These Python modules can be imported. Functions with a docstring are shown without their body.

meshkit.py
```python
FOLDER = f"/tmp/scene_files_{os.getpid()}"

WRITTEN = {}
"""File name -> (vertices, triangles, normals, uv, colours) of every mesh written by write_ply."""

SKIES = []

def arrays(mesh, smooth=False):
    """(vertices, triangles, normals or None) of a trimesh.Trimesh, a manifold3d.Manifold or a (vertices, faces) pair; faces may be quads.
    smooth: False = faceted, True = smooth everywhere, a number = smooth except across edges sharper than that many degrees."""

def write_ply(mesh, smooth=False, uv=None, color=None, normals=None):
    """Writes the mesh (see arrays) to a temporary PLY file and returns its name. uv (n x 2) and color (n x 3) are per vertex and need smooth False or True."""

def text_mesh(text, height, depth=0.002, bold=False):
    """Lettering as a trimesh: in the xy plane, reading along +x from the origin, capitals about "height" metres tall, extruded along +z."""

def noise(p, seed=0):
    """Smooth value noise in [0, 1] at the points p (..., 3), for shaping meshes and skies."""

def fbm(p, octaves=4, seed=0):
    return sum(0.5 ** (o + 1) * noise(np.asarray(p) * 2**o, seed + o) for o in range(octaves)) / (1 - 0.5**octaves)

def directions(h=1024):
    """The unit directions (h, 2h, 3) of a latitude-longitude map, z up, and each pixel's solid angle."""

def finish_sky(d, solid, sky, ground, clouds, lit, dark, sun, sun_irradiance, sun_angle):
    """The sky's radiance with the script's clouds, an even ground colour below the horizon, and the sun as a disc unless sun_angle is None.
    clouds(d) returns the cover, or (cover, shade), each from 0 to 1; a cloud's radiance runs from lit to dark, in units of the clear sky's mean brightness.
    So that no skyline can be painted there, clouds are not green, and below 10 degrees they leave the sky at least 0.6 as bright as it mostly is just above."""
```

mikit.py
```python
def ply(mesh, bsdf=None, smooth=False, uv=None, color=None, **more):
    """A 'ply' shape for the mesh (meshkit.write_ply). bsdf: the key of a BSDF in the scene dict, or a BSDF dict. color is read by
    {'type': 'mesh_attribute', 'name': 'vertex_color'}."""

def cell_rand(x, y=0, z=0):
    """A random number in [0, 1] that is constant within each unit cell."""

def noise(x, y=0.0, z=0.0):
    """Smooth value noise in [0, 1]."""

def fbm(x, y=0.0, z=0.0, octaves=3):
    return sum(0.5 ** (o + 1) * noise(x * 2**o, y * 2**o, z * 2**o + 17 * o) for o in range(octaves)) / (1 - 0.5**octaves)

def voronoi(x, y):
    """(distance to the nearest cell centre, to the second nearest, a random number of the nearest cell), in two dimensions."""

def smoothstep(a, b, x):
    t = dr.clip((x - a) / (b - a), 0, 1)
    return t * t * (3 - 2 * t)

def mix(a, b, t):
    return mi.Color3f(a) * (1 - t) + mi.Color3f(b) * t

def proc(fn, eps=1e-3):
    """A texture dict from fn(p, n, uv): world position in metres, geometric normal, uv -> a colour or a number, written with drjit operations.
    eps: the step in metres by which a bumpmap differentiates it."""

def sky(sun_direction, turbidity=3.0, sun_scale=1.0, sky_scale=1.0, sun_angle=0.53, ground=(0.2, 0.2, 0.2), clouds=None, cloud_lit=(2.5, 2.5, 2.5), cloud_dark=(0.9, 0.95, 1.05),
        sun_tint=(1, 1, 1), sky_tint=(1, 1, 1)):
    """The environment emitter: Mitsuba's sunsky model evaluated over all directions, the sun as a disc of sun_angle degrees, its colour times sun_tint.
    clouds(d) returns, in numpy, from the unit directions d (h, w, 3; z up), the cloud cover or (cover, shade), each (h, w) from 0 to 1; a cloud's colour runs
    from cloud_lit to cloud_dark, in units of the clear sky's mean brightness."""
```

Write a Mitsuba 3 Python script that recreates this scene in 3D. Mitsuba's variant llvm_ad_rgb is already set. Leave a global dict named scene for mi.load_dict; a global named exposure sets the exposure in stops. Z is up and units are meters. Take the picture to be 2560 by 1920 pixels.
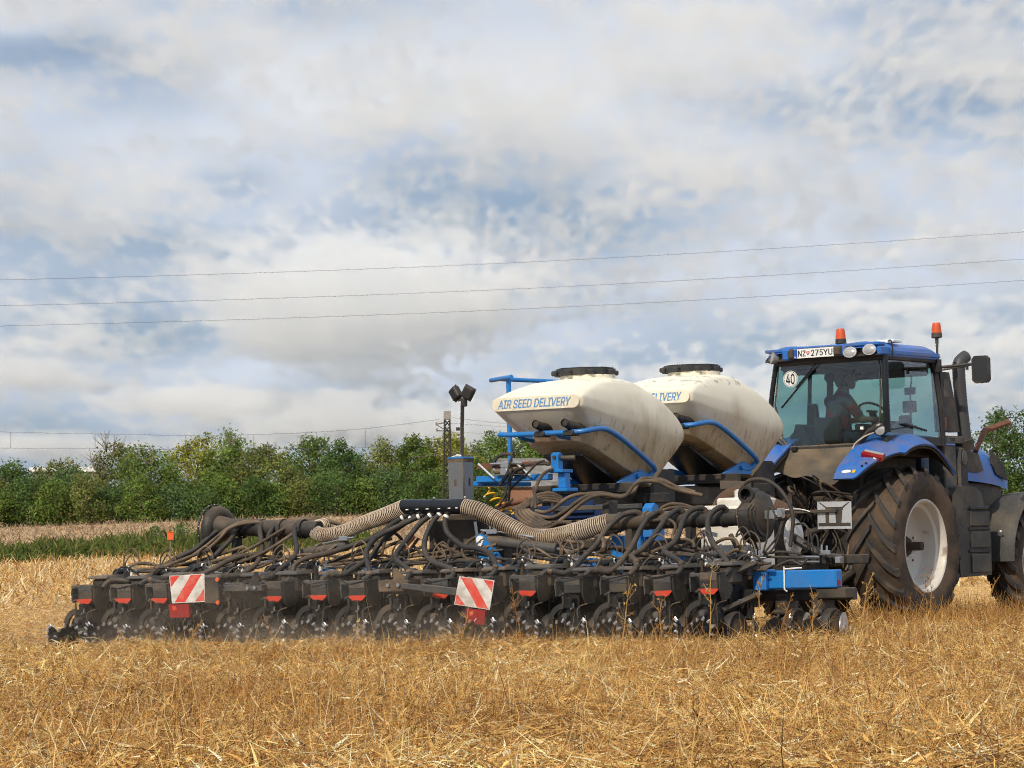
import math, random, json
import numpy as np, trimesh
import drjit as dr, mitsuba as mi
import mikit, meshkit
from mikit import noise, fbm, voronoi, smoothstep, mix
from manifold3d import Manifold

T = mi.ScalarTransform4f
rng = np.random.default_rng(7)
scene, labels = {}, {}

# ---------------------------------------------------------------- camera, light, exposure
EYE = np.array([0, 0, 1.6])
PITCH = math.radians(2.15)
scene['camera'] = {'type': 'perspective', 'fov': 18.12, 'fov_axis': 'x', 'near_clip': 0.5, 'far_clip': 20000.0,
                   'to_world': T().look_at(origin=EYE.tolist(), target=[0, math.cos(PITCH), 1.6 + math.sin(PITCH)], up=[0, 0, 1])}
exposure = 1.3
SUN_AZ, SUN_EL = math.radians(207), math.radians(38)
SUN = [math.sin(SUN_AZ) * math.cos(SUN_EL), math.cos(SUN_AZ) * math.cos(SUN_EL), math.sin(SUN_EL)]
# soft high cloud and blue gaps behind the nearer clouds: azimuth, elevation (degrees), half sizes, weight
PALE = [(-1.2, 7.5, 5.2, 1.15, .30), (-8.9, 9.0, 1.6, .45, .25), (4.0, 6.3, 2.4, .7, .16), (-6.0, 6.0, 3.4, .7, .14), (3.2, 8.9, 2.2, .4, .14), (7.2, 5.0, 2.5, .5, .12)]
BLUE = [(-8.3, 8.1, 2.2, .55, .30), (7.2, 7.3, 3.2, .75, .32), (.6, 5.1, 3.4, .60, .32), (-1.5, 2.1, 2.4, .32, .24), (2.2, 2.75, 2.4, .45, .22), (-6.6, 2.9, 2.4, .4, .22), (6.6, 3.2, 3.2, .5, .16), (-6.4, 4.6, 2.6, .45, .18), (8.0, 1.6, 3.0, .5, .2), (-3, 1.0, 6, .3, .12)]


def clouds(d):
    az, el = np.degrees(np.arctan2(d[..., 0], d[..., 1])), np.degrees(np.arcsin(np.clip(d[..., 2], -1, 1)))
    n3 = lambda k, kz, seed: meshkit.noise(np.stack([d[..., 0] * k, d[..., 1] * k, d[..., 2] * kz], -1), seed) - .5
    layer = .50 * n3(7, 22, 1) + .34 * n3(16, 46, 2) + .24 * n3(34, 80, 3) + .12 * n3(60, 90, 4)
    shape = lambda L, w: sum(a * np.exp(-(((az - z) / sa + w * 1.2) ** 2 + ((el - e) / se + w * 1.6) ** 2)) for z, e, sa, se, a in L)
    light = .44 + layer * 1.1 + shape(PALE, layer * 2) - 1.4 * shape(BLUE, layer * 2)
    cover = np.clip(.98 + (light - .55) * 1.2, .45, 1)
    return cover, np.clip(1 - light, 0, 1)


scene['sky'] = mikit.sky(SUN, turbidity=3.5, clouds=clouds, cloud_lit=(4.3, 4.45, 4.65), cloud_dark=(1.75, 2.3, 3.25), sun_tint=(.90, .975, 1.09), sky_scale=.9, sun_scale=1.0,
                         ground=(.19, .18, .16))

# ---------------------------------------------------------------- materials


def bs(key, color, rough=.5, **more):
    d = {'type': 'principled', 'base_color': color if isinstance(color, dict) else {'type': 'rgb', 'value': list(color)}, 'roughness': rough, 'specular': more.pop('specular', .4), **more}
    scene[key] = {'type': 'twosided', 'bsdf': d}


def dusty(base, dust, amount, scale=3.0, top=.5):
    """A painted or rubber surface with dust lying on what faces up and in patches."""
    def fn(p, n, uv):
        k = fbm(p.x * scale, p.y * scale, p.z * scale, 4)
        fine = noise(p.x * 23, p.y * 23, p.z * 23)
        t = dr.clip(amount * smoothstep(.38, .72, k) + top * dr.clip(n.z, 0, 1) * (.4 + .6 * fine) + amount * .25 * fine, 0, 1)
        return mix(base, dust, t)
    return mikit.proc(fn)


DUST = (.17, .12, .075)
bs('m_black', dusty((.020, .021, .023), (.13, .098, .064), .5, 2.6, .40), .55)
bs('m_blackgloss', (.012, .014, .018), .28)
bs('m_gray', dusty((.055, .062, .066), DUST, .55, 4.0, .45), .5)
bs('m_rubber', dusty((.026, .027, .029), (.12, .088, .058), .55, 2.2, .16), .6)
bs('m_brown', dusty((.055, .042, .031), (.195, .138, .088), .75, 3.5, .25), .72)
bs('m_blue', dusty((.006, .185, .56), (.22, .15, .09), .12, 5.0, .10), .35, clearcoat=.6, clearcoat_gloss=.85)
bs('m_tractorblue', dusty((.010, .138, .50), (.22, .15, .10), .32, 6.0, .10), .32, clearcoat=.7, clearcoat_gloss=.9)
bs('m_steel', (.55, .55, .54), .3, metallic=.9)
bs('m_white', dusty((.62, .61, .57), (.30, .22, .14), .45, 5.0, .15), .45)
bs('m_red', dusty((.62, .045, .02), (.30, .12, .06), .25, 9.0, .15), .5)
bs('m_signred', dusty((.68, .045, .03), (.55, .38, .30), .30, 14.0, .0), .45)
bs('m_signwhite', dusty((.72, .71, .67), (.34, .29, .23), .55, 9.0, .0), .45)
bs('m_reflector', dusty((.30, .008, .010), (.16, .04, .03), .4, 8.0, .0), .25)
bs('m_plate', (.80, .80, .78), .4)
bs('m_ink', (.012, .012, .016), .5)
bs('m_inkblue', (.02, .08, .35), .5)
bs('m_letter', dusty((.13, .30, .56), (.30, .42, .52), .3, 30.0, .0), .5)
bs('m_amber', (.62, .085, .008), .18, clearcoat=1.0, clearcoat_gloss=.95, spec_trans=.0)
bs('m_lens', (.46, .46, .45), .12, clearcoat=1.0, metallic=.35)
bs('m_yellow', (.75, .42, .02), .45)
bs('m_orange', (.75, .13, .03), .5)
bs('m_rust', dusty((.15, .052, .028), (.20, .11, .065), .5, 6.0, .1), .8)
bs('m_skin', (.30, .145, .09), .55)
bs('m_cap', (.05, .05, .06), .8)
bs('m_shirt', mikit.proc(lambda p, n, uv: mix((.055, .055, .065), (.20, .02, .025), smoothstep(.45, .55, noise(p.x * 5, p.y * 5, p.z * 7)))), .85)
bs('m_trouser', (.03, .045, .09), .85)
bs('m_seat', (.025, .027, .032), .7)
bs('m_tarp', dusty((.085, .078, .066), (.19, .145, .095), .8, 3.0, .2), .9)
bs('m_stone', mikit.proc(lambda p, n, uv: mix((.36, .35, .33), (.22, .20, .18), fbm(p.x * 3, p.y * 3, p.z * 3, 3))), .9)
bs('m_brick', mikit.proc(lambda p, n, uv: mix((.26, .12, .075), (.34, .20, .13), fbm(p.x * 2.5, p.y * 2.5, p.z * 5, 3))), .9)
bs('m_roof', mikit.proc(lambda p, n, uv: mix((.27, .26, .25), (.15, .14, .13), smoothstep(.35, .7, fbm(p.x * .9, p.y * .9, p.z * 1.7, 4)))), .9)


def tank_color(p, n, uv):
    streak = fbm(p.x * 9 + p.y * 7, p.y * 2, p.z * 1.3, 3)
    patch = fbm(p.x * 2.1, p.y * 2.1, p.z * 2.1, 4)
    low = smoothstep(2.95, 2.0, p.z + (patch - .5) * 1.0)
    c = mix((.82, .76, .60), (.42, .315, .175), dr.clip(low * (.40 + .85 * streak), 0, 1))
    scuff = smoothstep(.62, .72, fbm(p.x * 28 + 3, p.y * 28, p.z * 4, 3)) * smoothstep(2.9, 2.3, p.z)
    top = smoothstep(.60, .68, fbm(p.x * 9, p.y * 9, p.z * 14 + 5, 3)) * smoothstep(3.02, 3.16, p.z)
    return mix(c, (.11, .085, .06), dr.clip(scuff * .45 + top * .5, 0, .85))


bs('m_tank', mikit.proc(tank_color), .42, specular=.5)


def tyre_color(p, n, uv):
    k = fbm(p.x * 3.1, p.y * 3.1, p.z * 3.1, 4)
    f = noise(p.x * 30, p.y * 30, p.z * 30)
    return mix((.026, .023, .021), (.115, .078, .052), dr.clip(smoothstep(.30, .68, k) * .75 + .22 * f, 0, 1))


def lug_color(p, n, uv):
    k = fbm(p.x * 4.1 + 5, p.y * 4.1, p.z * 4.1, 3)
    return mix((.040, .038, .037), (.15, .11, .075), dr.clip(smoothstep(.42, .75, k) * .7, 0, 1))


bs('m_tyre', mikit.proc(tyre_color), .85)
bs('m_lug', mikit.proc(lug_color), .75)


def rim_color(p, n, uv):
    k = fbm(p.x * 4.1, p.y * 4.1, p.z * 4.1, 4)
    return mix((.62, .60, .55), (.24, .15, .09), dr.clip(smoothstep(.62, .80, k) * .7 + .08, 0, .9))


bs('m_rim', mikit.proc(rim_color), .4)
scene['m_glass'] = {'type': 'thindielectric', 'int_ior': 1.5, 'specular_transmittance': {'type': 'rgb', 'value': [.42, .63, .63]}}


def field_color(p, n, uv):
    a = fbm(p.x * .35, p.y * .35, 0, 3)
    b = fbm(p.x * 3.1, p.y * 1.3, 1.0, 3)
    c = noise(p.x * 17, p.y * 9, 3.0)
    far = smoothstep(60, 150, p.y)
    near = mix((.10, .058, .024), (.26, .16, .07), dr.clip(b * .8 + c * .5 - .25, 0, 1))  # near soil colour darkened to stand for shadow gaps between the straw
    near = mix(near, mix((.30, .18, .07), (.45, .30, .13), c), smoothstep(34, 52, p.y))
    away = mix((.29, .19, .10), (.42, .30, .17), dr.clip(c * .9 + a * .4 - .3, 0, 1))
    return mix(near, away, far)


bs('m_field', mikit.proc(field_color), .95, specular=.1)
bs('m_straw', {'type': 'mesh_attribute', 'name': 'vertex_color'}, .6, specular=.25)
scene['m_leaf'] = {'type': 'principledthin', 'base_color': {'type': 'mesh_attribute', 'name': 'vertex_color'}, 'roughness': .55, 'diff_trans': .7, 'spec_trans': 0.0}
bs('m_bark', mikit.proc(lambda p, n, uv: mix((.17, .14, .105), (.34, .29, .21), noise(p.x * 2, p.y * 2, p.z * 1.3))), .9)

# ---------------------------------------------------------------- helpers
COUNT = {}


def numbered(base):
    n = COUNT.get(base, -1) + 1
    COUNT[base] = n
    return base if n == 0 else f'{base}_{n:03d}'


def label(key, text, cat=None, group=None, kind=None):
    labels[key] = {k: v for k, v in (('label', text), ('category', cat), ('group', group), ('kind', kind)) if v}


def add(name, mesh, mat, parent=None, smooth=35, M=None, color=None):
    """One entry of the scene; name is its own name, parent the key it hangs under."""
    key = numbered(f'{parent}__{name}' if parent else name)
    if isinstance(mesh, list):
        mesh = cat(mesh)
    sh = mesh if isinstance(mesh, dict) else mikit.ply(mesh, mat, smooth=smooth, color=color)
    if M is not None:
        sh = {**sh, 'to_world': T(np.asarray(M, float))}
    scene[key] = sh
    return key


def cat(ms):
    vs, fs, o = [], [], 0
    for m in ms:
        v, f = (np.asarray(m.vertices), np.asarray(m.faces)) if hasattr(m, 'vertices') else m
        vs.append(v); fs.append(f + o); o += len(v)
    return trimesh.Trimesh(np.vstack(vs), np.vstack(fs), process=False)


def move(m, t=(0, 0, 0), R=None):
    v = np.asarray(m.vertices)
    if R is not None:
        v = v @ np.asarray(R).T
    return trimesh.Trimesh(v + np.asarray(t, float), m.faces, process=False)


def rot(axis, deg):
    return trimesh.transformations.rotation_matrix(math.radians(deg), axis)[:3, :3]


RX, RY, RZ = (lambda a: rot([1, 0, 0], a)), (lambda a: rot([0, 1, 0], a)), (lambda a: rot([0, 0, 1], a))


def box(x0, x1, y0, y1, z0, z1, ch=.006, R=None, at=None):
    """A chamfered box between two corners."""
    h = np.array([x1 - x0, y1 - y0, z1 - z0]) / 2
    ch = min(ch, h.min() * .45)
    pts = []
    for s in np.array(np.meshgrid([-1, 1], [-1, 1], [-1, 1])).reshape(3, -1).T:
        for k in range(3):
            q = h - ch
            q[k] = h[k]
            pts.append(s * q)
    m = trimesh.convex.convex_hull(np.array(pts))
    return move(m, np.array([x0 + x1, y0 + y1, z0 + z1]) / 2 if at is None else at, R)


def basis(t):
    t = np.asarray(t, float) / np.linalg.norm(t)
    a = np.cross(t, [0, 0, 1.0] if abs(t[2]) < .9 else [1.0, 0, 0])
    a /= np.linalg.norm(a)
    return a, np.cross(t, a), t


def cyl(p0, p1, r, r1=None, n=14, cap=True):
    p0, p1 = np.asarray(p0, float), np.asarray(p1, float)
    return tube([p0, p1], [r, r if r1 is None else r1], n, cap, False)


def curve(pts, step=.05):
    """Catmull-Rom through the points."""
    p = np.asarray(pts, float)
    q = np.vstack([2 * p[0] - p[1], p, 2 * p[-1] - p[-2]])
    out = []
    for i in range(1, len(q) - 2):
        n = max(2, int(np.linalg.norm(q[i + 1] - q[i]) / step))
        t = np.linspace(0, 1, n, endpoint=False)[:, None]
        a, b, c, d = q[i - 1], q[i], q[i + 1], q[i + 2]
        out.append(.5 * (2 * b + (c - a) * t + (2 * a - 5 * b + 4 * c - d) * t * t + (3 * b - a - 3 * c + d) * t ** 3))
    return np.vstack(out + [p[-1:]])


def tube(pts, r, n=8, cap=True, smooth=True, step=.05):
    p = curve(pts, step) if smooth else np.asarray(pts, float)
    k = len(p)
    if np.isscalar(r):
        r = np.full(k, float(r))
    r = np.asarray(r, float)
    if len(r) != k:
        r = np.interp(np.linspace(0, 1, k), np.linspace(0, 1, len(r)), r)
    t = np.gradient(p, axis=0)
    t /= np.linalg.norm(t, axis=1, keepdims=True) + 1e-12
    a, b, _ = basis(t[0])
    A = []
    for i in range(k):
        a = a - t[i] * (a @ t[i])
        a /= np.linalg.norm(a) + 1e-12
        A.append(a)
    A = np.array(A)
    B = np.cross(t, A)
    ang = np.arange(n) * 2 * np.pi / n
    v = (p[:, None] + r[:, None, None] * (np.cos(ang)[None, :, None] * A[:, None] + np.sin(ang)[None, :, None] * B[:, None])).reshape(-1, 3)
    i, j = np.meshgrid(np.arange(k - 1), np.arange(n), indexing='ij')
    q = np.stack([i * n + j, i * n + (j + 1) % n, (i + 1) * n + (j + 1) % n, (i + 1) * n + j], -1).reshape(-1, 4)
    f = np.vstack([q[:, [0, 1, 2]], q[:, [0, 2, 3]]])
    if cap:
        o = len(v)
        v = np.vstack([v, p[:1], p[-1:]])
        jj = np.arange(n)
        f = np.vstack([f, np.stack([jj * 0 + o, (jj + 1) % n, jj], 1), np.stack([jj * 0 + o + 1, (k - 1) * n + jj, (k - 1) * n + (jj + 1) % n], 1)])
    return trimesh.Trimesh(v, f, process=False)


def lathe(prof, n=40, axis='x', at=(0, 0, 0)):
    """prof: (radius, height) pairs turned round the axis."""
    prof = np.asarray(prof, float)
    ang = np.arange(n) * 2 * np.pi / n
    k = len(prof)
    r, h = prof[:, 0][:, None], prof[:, 1][:, None] + 0 * ang[None]
    c, s = r * np.cos(ang)[None], r * np.sin(ang)[None]
    v = {'x': np.stack([h, c, s], -1), 'y': np.stack([s, h, c], -1), 'z': np.stack([c, s, h], -1)}[axis].reshape(-1, 3)
    i, j = np.meshgrid(np.arange(k - 1), np.arange(n), indexing='ij')
    q = np.stack([i * n + j, i * n + (j + 1) % n, (i + 1) * n + (j + 1) % n, (i + 1) * n + j], -1).reshape(-1, 4)
    return trimesh.Trimesh(v + np.asarray(at, float), np.vstack([q[:, [0, 1, 2]], q[:, [0, 2, 3]]]), process=False)


def prism(poly, h0, h1, axis='x'):
    """A polygon (list of 2d points) extruded from h0 to h1. axis x: points are (y, z); y: (x, z); z: (x, y)."""
    from shapely.geometry import Polygon
    m = trimesh.creation.extrude_polygon(Polygon(poly).buffer(0), h1 - h0, engine='earcut')
    v = np.asarray(m.vertices)
    a, b, c = v[:, 0], v[:, 1], v[:, 2] + h0
    w = {'x': np.stack([c, a, b], 1), 'y': np.stack([a, c, b], 1), 'z': np.stack([a, b, c], 1)}[axis]
    f = m.faces if axis != 'y' else m.faces[:, ::-1]
    return trimesh.Trimesh(w, f, process=False)


def plate(quad, thick):
    """A flat plate with these four corners (upper left, upper right, lower right, lower left), thickened away from the camera side."""
    q = np.asarray(quad, float)
    n = np.cross(q[1] - q[0], q[3] - q[0])
    n /= np.linalg.norm(n)
    return trimesh.convex.convex_hull(np.vstack([q, q + n * thick]))


def on_quad(quad, uv, lift=0.0):
    q = np.asarray(quad, float)
    n = np.cross(q[1] - q[0], q[3] - q[0])
    n /= -np.linalg.norm(n)
    u, v = np.asarray(uv, float).T
    u, v = u[:, None], v[:, None]
    return (1 - u) * (1 - v) * q[3] + u * (1 - v) * q[2] + u * v * q[1] + (1 - u) * v * q[0] + n * lift


def patch_on(quad, uv, lift=.002):
    """A raised convex patch on a plate."""
    return trimesh.convex.convex_hull(np.vstack([on_quad(quad, uv, lift), on_quad(quad, uv, 0)]))


def sphere(c, r, n=10):
    m = trimesh.creation.icosphere(subdivisions=2 if n > 8 else 1, radius=1)
    return trimesh.Trimesh(np.asarray(m.vertices) * r + np.asarray(c, float), m.faces, process=False)


def frame_at(x, y, head, roll, z):
    h = math.radians(head)
    f = np.array([math.sin(h), math.cos(h), 0])
    r = np.array([math.cos(h), -math.sin(h), math.tan(roll)])
    r /= np.linalg.norm(r)
    u = np.cross(r, f)
    u /= np.linalg.norm(u)
    M = np.eye(4)
    M[:3, 0], M[:3, 1], M[:3, 2], M[:3, 3] = r, np.cross(u, r), u, [x, y, z]
    return M


def shift(M, x=0, y=0, z=0):
    return np.asarray(M) @ np.array([[1, 0, 0, x], [0, 1, 0, y], [0, 0, 1, z], [0, 0, 0, 1.0]])


def sm(a, b, x):
    t = np.clip((x - a) / (b - a), 0, 1)
    return t * t * (3 - 2 * t)


def ground(x, y):
    """Height of the field: a gentle cross slope that falls to the left, a shallow dip, then a slow rise to the tree line."""
    x, y = np.asarray(x, float), np.asarray(y, float)
    near = .0242 * np.clip(x, -60, 9) - .0173 * (y - 35) + .017
    xx = np.where(x < 0, x, 12 * np.tanh(x / 12) * .6)
    far = .034 * np.clip(xx, -90, 90) + .0064 * (y - 122)
    t = sm(48, 88, y)
    return near * (1 - t) + far * t + .05 * (meshkit.fbm(np.stack([x * .12, y * .12, 0 * x], -1), 2, 3) - .5)


PLANTER = frame_at(-1.59, 35.7, 33, .0297, -.034)
TRACTOR = frame_at(4.66, 43.51, 34, .035, -.03)

# ---------------------------------------------------------------- nearer clouds: volumes of droplets ten kilometres away, lit by the sun
BANKS = [  # azimuth, elevation (degrees), half width, half height (degrees), strength, sharpness
    (-2.5, 3.55, 2.0, .70, 1.12, 1), (-3.6, 3.0, 1.6, .36, .76, 1), (-1.2, 3.4, 1.3, .34, .74, 1), (-5.4, 1.75, 1.6, .25, .62, 1), (-2.9, 1.45, 1.3, .33, .72, 1), (-.9, 1.35, 1.1, .36, .72, 1), (-8.4, 2.25, 1.1, .2, .6, 1), (-8.2, 1.0, 1.3, .22, .6, 1),
    (8.1, 4.1, 2.0, .25, .50, 0), (6.4, 2.2, 1.6, .25, .55, 1), (4.3, 3.9, 1.8, .25, .5, 0), (3.4, 1.5, 1.4, .3, .5, 0), (-6.9, 3.3, 1.1, .2, .5, 0), (-1.0, 5.0, 1.4, .3, .30, 0), (2.5, 3.4, 1.8, .3, .45, 0),
    (-1.6, 7.7, 4.6, .85, .60, 0), (1.6, 7.0, 2.4, .6, .55, 0), (-5.0, 6.9, 2.6, .6, .40, 0), (4.6, 6.2, 2.0, .45, .48, 0), (-6.6, 5.9, 3.0, .5, .32, 0), (-9.0, 9.2, 1.6, .45, .7, 0), (4.0, 8.7, 2.4, .35, .42, 0), (7.6, 5.7, 1.8, .4, .45, 0), (1.9, 6.0, 2.2, .4, .45, 0),
    (-12, 3.2, 2.6, .8, .8, 0), (12, 3.4, 2.6, .8, .8, 0), (-11, 7, 3, .8, .5, 0), (11.5, 7.5, 3, .9, .5, 0)]


def near_clouds():
    from scipy.ndimage import zoom
    nx, ny, nz = 660, 20, 276
    X0, X1, Y0, Y1, Z0, Z1 = -3300., 3300., 9900., 12100., 90., 2300.
    gx, gy, gz = np.linspace(X0, X1, nx), np.linspace(Y0, Y1, ny), np.linspace(Z0, Z1, nz)

    def octave(cell, cellz, seed, billow=False):
        """One octave of noise made at its own resolution and brought to the grid's."""
        step = [max(1, int(cell / 10 / 4)), 1, max(1, int(cellz / 8 / 4))]
        p = np.stack(np.meshgrid(gx[::step[0]] / cell, gy / max(cell, 240), gz[::step[2]] / cellz, indexing='ij'), -1)
        n = meshkit.noise(p, seed)
        if billow:
            n = 1 - 2 * np.abs(n - .5)
        f = (nx / n.shape[0], 1, nz / n.shape[2])
        return (zoom(n, f, order=1) if max(f) > 1 else n).astype(np.float32) - .5

    wisp = .8 * octave(700, 230, 1) + .75 * octave(310, 110, 2) + .50 * octave(140, 58, 3) + .34 * octave(66, 34, 4) + .20 * octave(31, 20, 5)
    heap = .6 * octave(520, 260, 6) + .6 * octave(240, 150, 7, True) + .58 * octave(110, 80, 8, True) + .46 * octave(54, 44, 9, True) + .30 * octave(26, 24, 10)
    az = np.degrees(gx / 11000.)[:, None, None]
    el = np.degrees(gz / 11000.)[None, None, :]
    yy = (gy[None, :, None] - 11000) / 1100.
    soft, sharp = np.zeros((nx, 1, nz), np.float32), np.zeros((nx, 1, nz), np.float32)
    for a, e, sa, se, w, k in BANKS:
        dx, dz = (az - a) / sa, (el - e) / se
        g = w * np.exp(-(dx ** 2 + np.where(dz > 0, dz, dz * 1.1) ** 2))
        if k:
            sharp = np.maximum(sharp, g)
        else:
            soft = soft + g
    depth = np.clip(1 - yy ** 2, 0, 1)
    for a, e, sa, se, w in BLUE:   # gaps
        soft = soft - 1.5 * w * np.exp(-(((az - a) / sa) ** 2 + ((el - e) / se) ** 2))
    d1 = np.clip((wisp * 1.5 + soft * 1.6 - .74) / 1.2, 0, 1) ** 1.2 * .30
    d2 = np.clip((heap * 2.3 + sharp * 2.0 - 1.15 - .5 * yy ** 2) / .42, 0, 1) ** 1.1 * .68
    den = np.maximum(d1, d2) * depth ** .5
    fade = lambda n, k: np.clip(np.minimum(np.arange(n), n - 1 - np.arange(n)) / k, 0, 1)
    den *= fade(nx, 40.)[:, None, None] * fade(ny, 2.)[None, :, None] * fade(nz, 6.)[None, None, :]
    grid = mi.VolumeGrid(np.ascontiguousarray(den.transpose(2, 1, 0)[..., None]).astype(np.float32))
    B = np.array([[X1 - X0, 0, 0, X0], [0, Y1 - Y0, 0, Y0], [0, 0, Z1 - Z0, Z0], [0, 0, 0, 1.]])
    C = B @ np.array([[.5, 0, 0, .5], [0, .5, 0, .5], [0, 0, .5, .5], [0, 0, 0, 1.0]])
    scene['near_clouds'] = {'type': 'cube', 'to_world': T(C), 'bsdf': {'type': 'null'},
                            'interior': {'type': 'heterogeneous', 'albedo': {'type': 'rgb', 'value': [.968, .987, .9998]}, 'scale': .0062, 'phase': {'type': 'hg', 'g': -.55},
                                         'sigma_t': {'type': 'gridvolume', 'grid': grid, 'to_world': T(B), 'filter_type': 'trilinear'}}}
    label('near_clouds', 'bright heaped cloud above the hedgerow and pale broken cloud over it', 'cloud', kind='stuff')


near_clouds()

# ---------------------------------------------------------------- the field
def field():
    ys = np.concatenate([np.linspace(-30, 10, 20), np.linspace(10.5, 60, 120), np.geomspace(61, 420, 90), np.geomspace(440, 9000, 20)])
    us = np.linspace(-1, 1, 121)
    X = us[None] * (14 + .32 * np.clip(ys, 0, 1e9))[:, None] * (1 + .8 * (ys[:, None] > 430))
    Y = np.repeat(ys[:, None], len(us), 1)
    Z = ground(X, np.minimum(Y, 500))
    v = np.stack([X, Y, Z], -1).reshape(-1, 3)
    n, k = len(ys), len(us)
    i, j = np.meshgrid(np.arange(n - 1), np.arange(k - 1), indexing='ij')
    f = np.stack([i * k + j, i * k + j + 1, (i + 1) * k + j + 1, (i + 1) * k + j], -1).reshape(-1, 4)
    add('field', (v, f), 'm_field', smooth=True)
    label('field', 'harvested field of dry golden crop residue', kind='structure')


def ribbons(base, direction, side, length, width, bend, colors, seg=2):
    """Many thin strips at once: base points, unit directions, side vectors, lengths, widths, droop vectors and colours. Returns vertices, triangles, colours."""
    n = len(base)
    s = np.linspace(0, 1, seg + 1)
    c = base[:, None] + direction[:, None] * (s[None, :, None] * length[:, None, None]) + bend[:, None] * (s[None, :, None] ** 2)
    w = width[:, None, None] * (1 - .75 * np.maximum(0, s - .3) / .7)[None, :, None] * .5
    v = np.stack([c - side[:, None] * w, c + side[:, None] * w], 2).reshape(n, -1, 3)
    per = 2 * (seg + 1)
    tri = []
    for k in range(seg):
        a = 2 * k
        tri += [[a, a + 1, a + 3], [a, a + 3, a + 2]]
    f = (np.arange(n)[:, None, None] * per + np.array(tri)[None]).reshape(-1, 3)
    return v.reshape(-1, 3), f, np.repeat(colors, per, 0)


STRAW = np.array([(.60, .375, .125), (.52, .295, .085), (.70, .51, .22), (.37, .175, .05), (.23, .095, .028), (.80, .68, .44), (.45, .245, .075), (.085, .042, .018)])


def sprinkle(n, y0, y1, power, half):
    y = y0 + (y1 - y0) * rng.random(n) ** power
    x = (rng.random(n) * 2 - 1) * (half * y + 1.2)
    return x, y


def mound(x, y):
    return .24 * np.clip(meshkit.fbm(np.stack([x * 1.9, y * 1.0, 0 * x], -1), 3, 21) - .44, 0, 1) * (y < 60)


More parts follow.
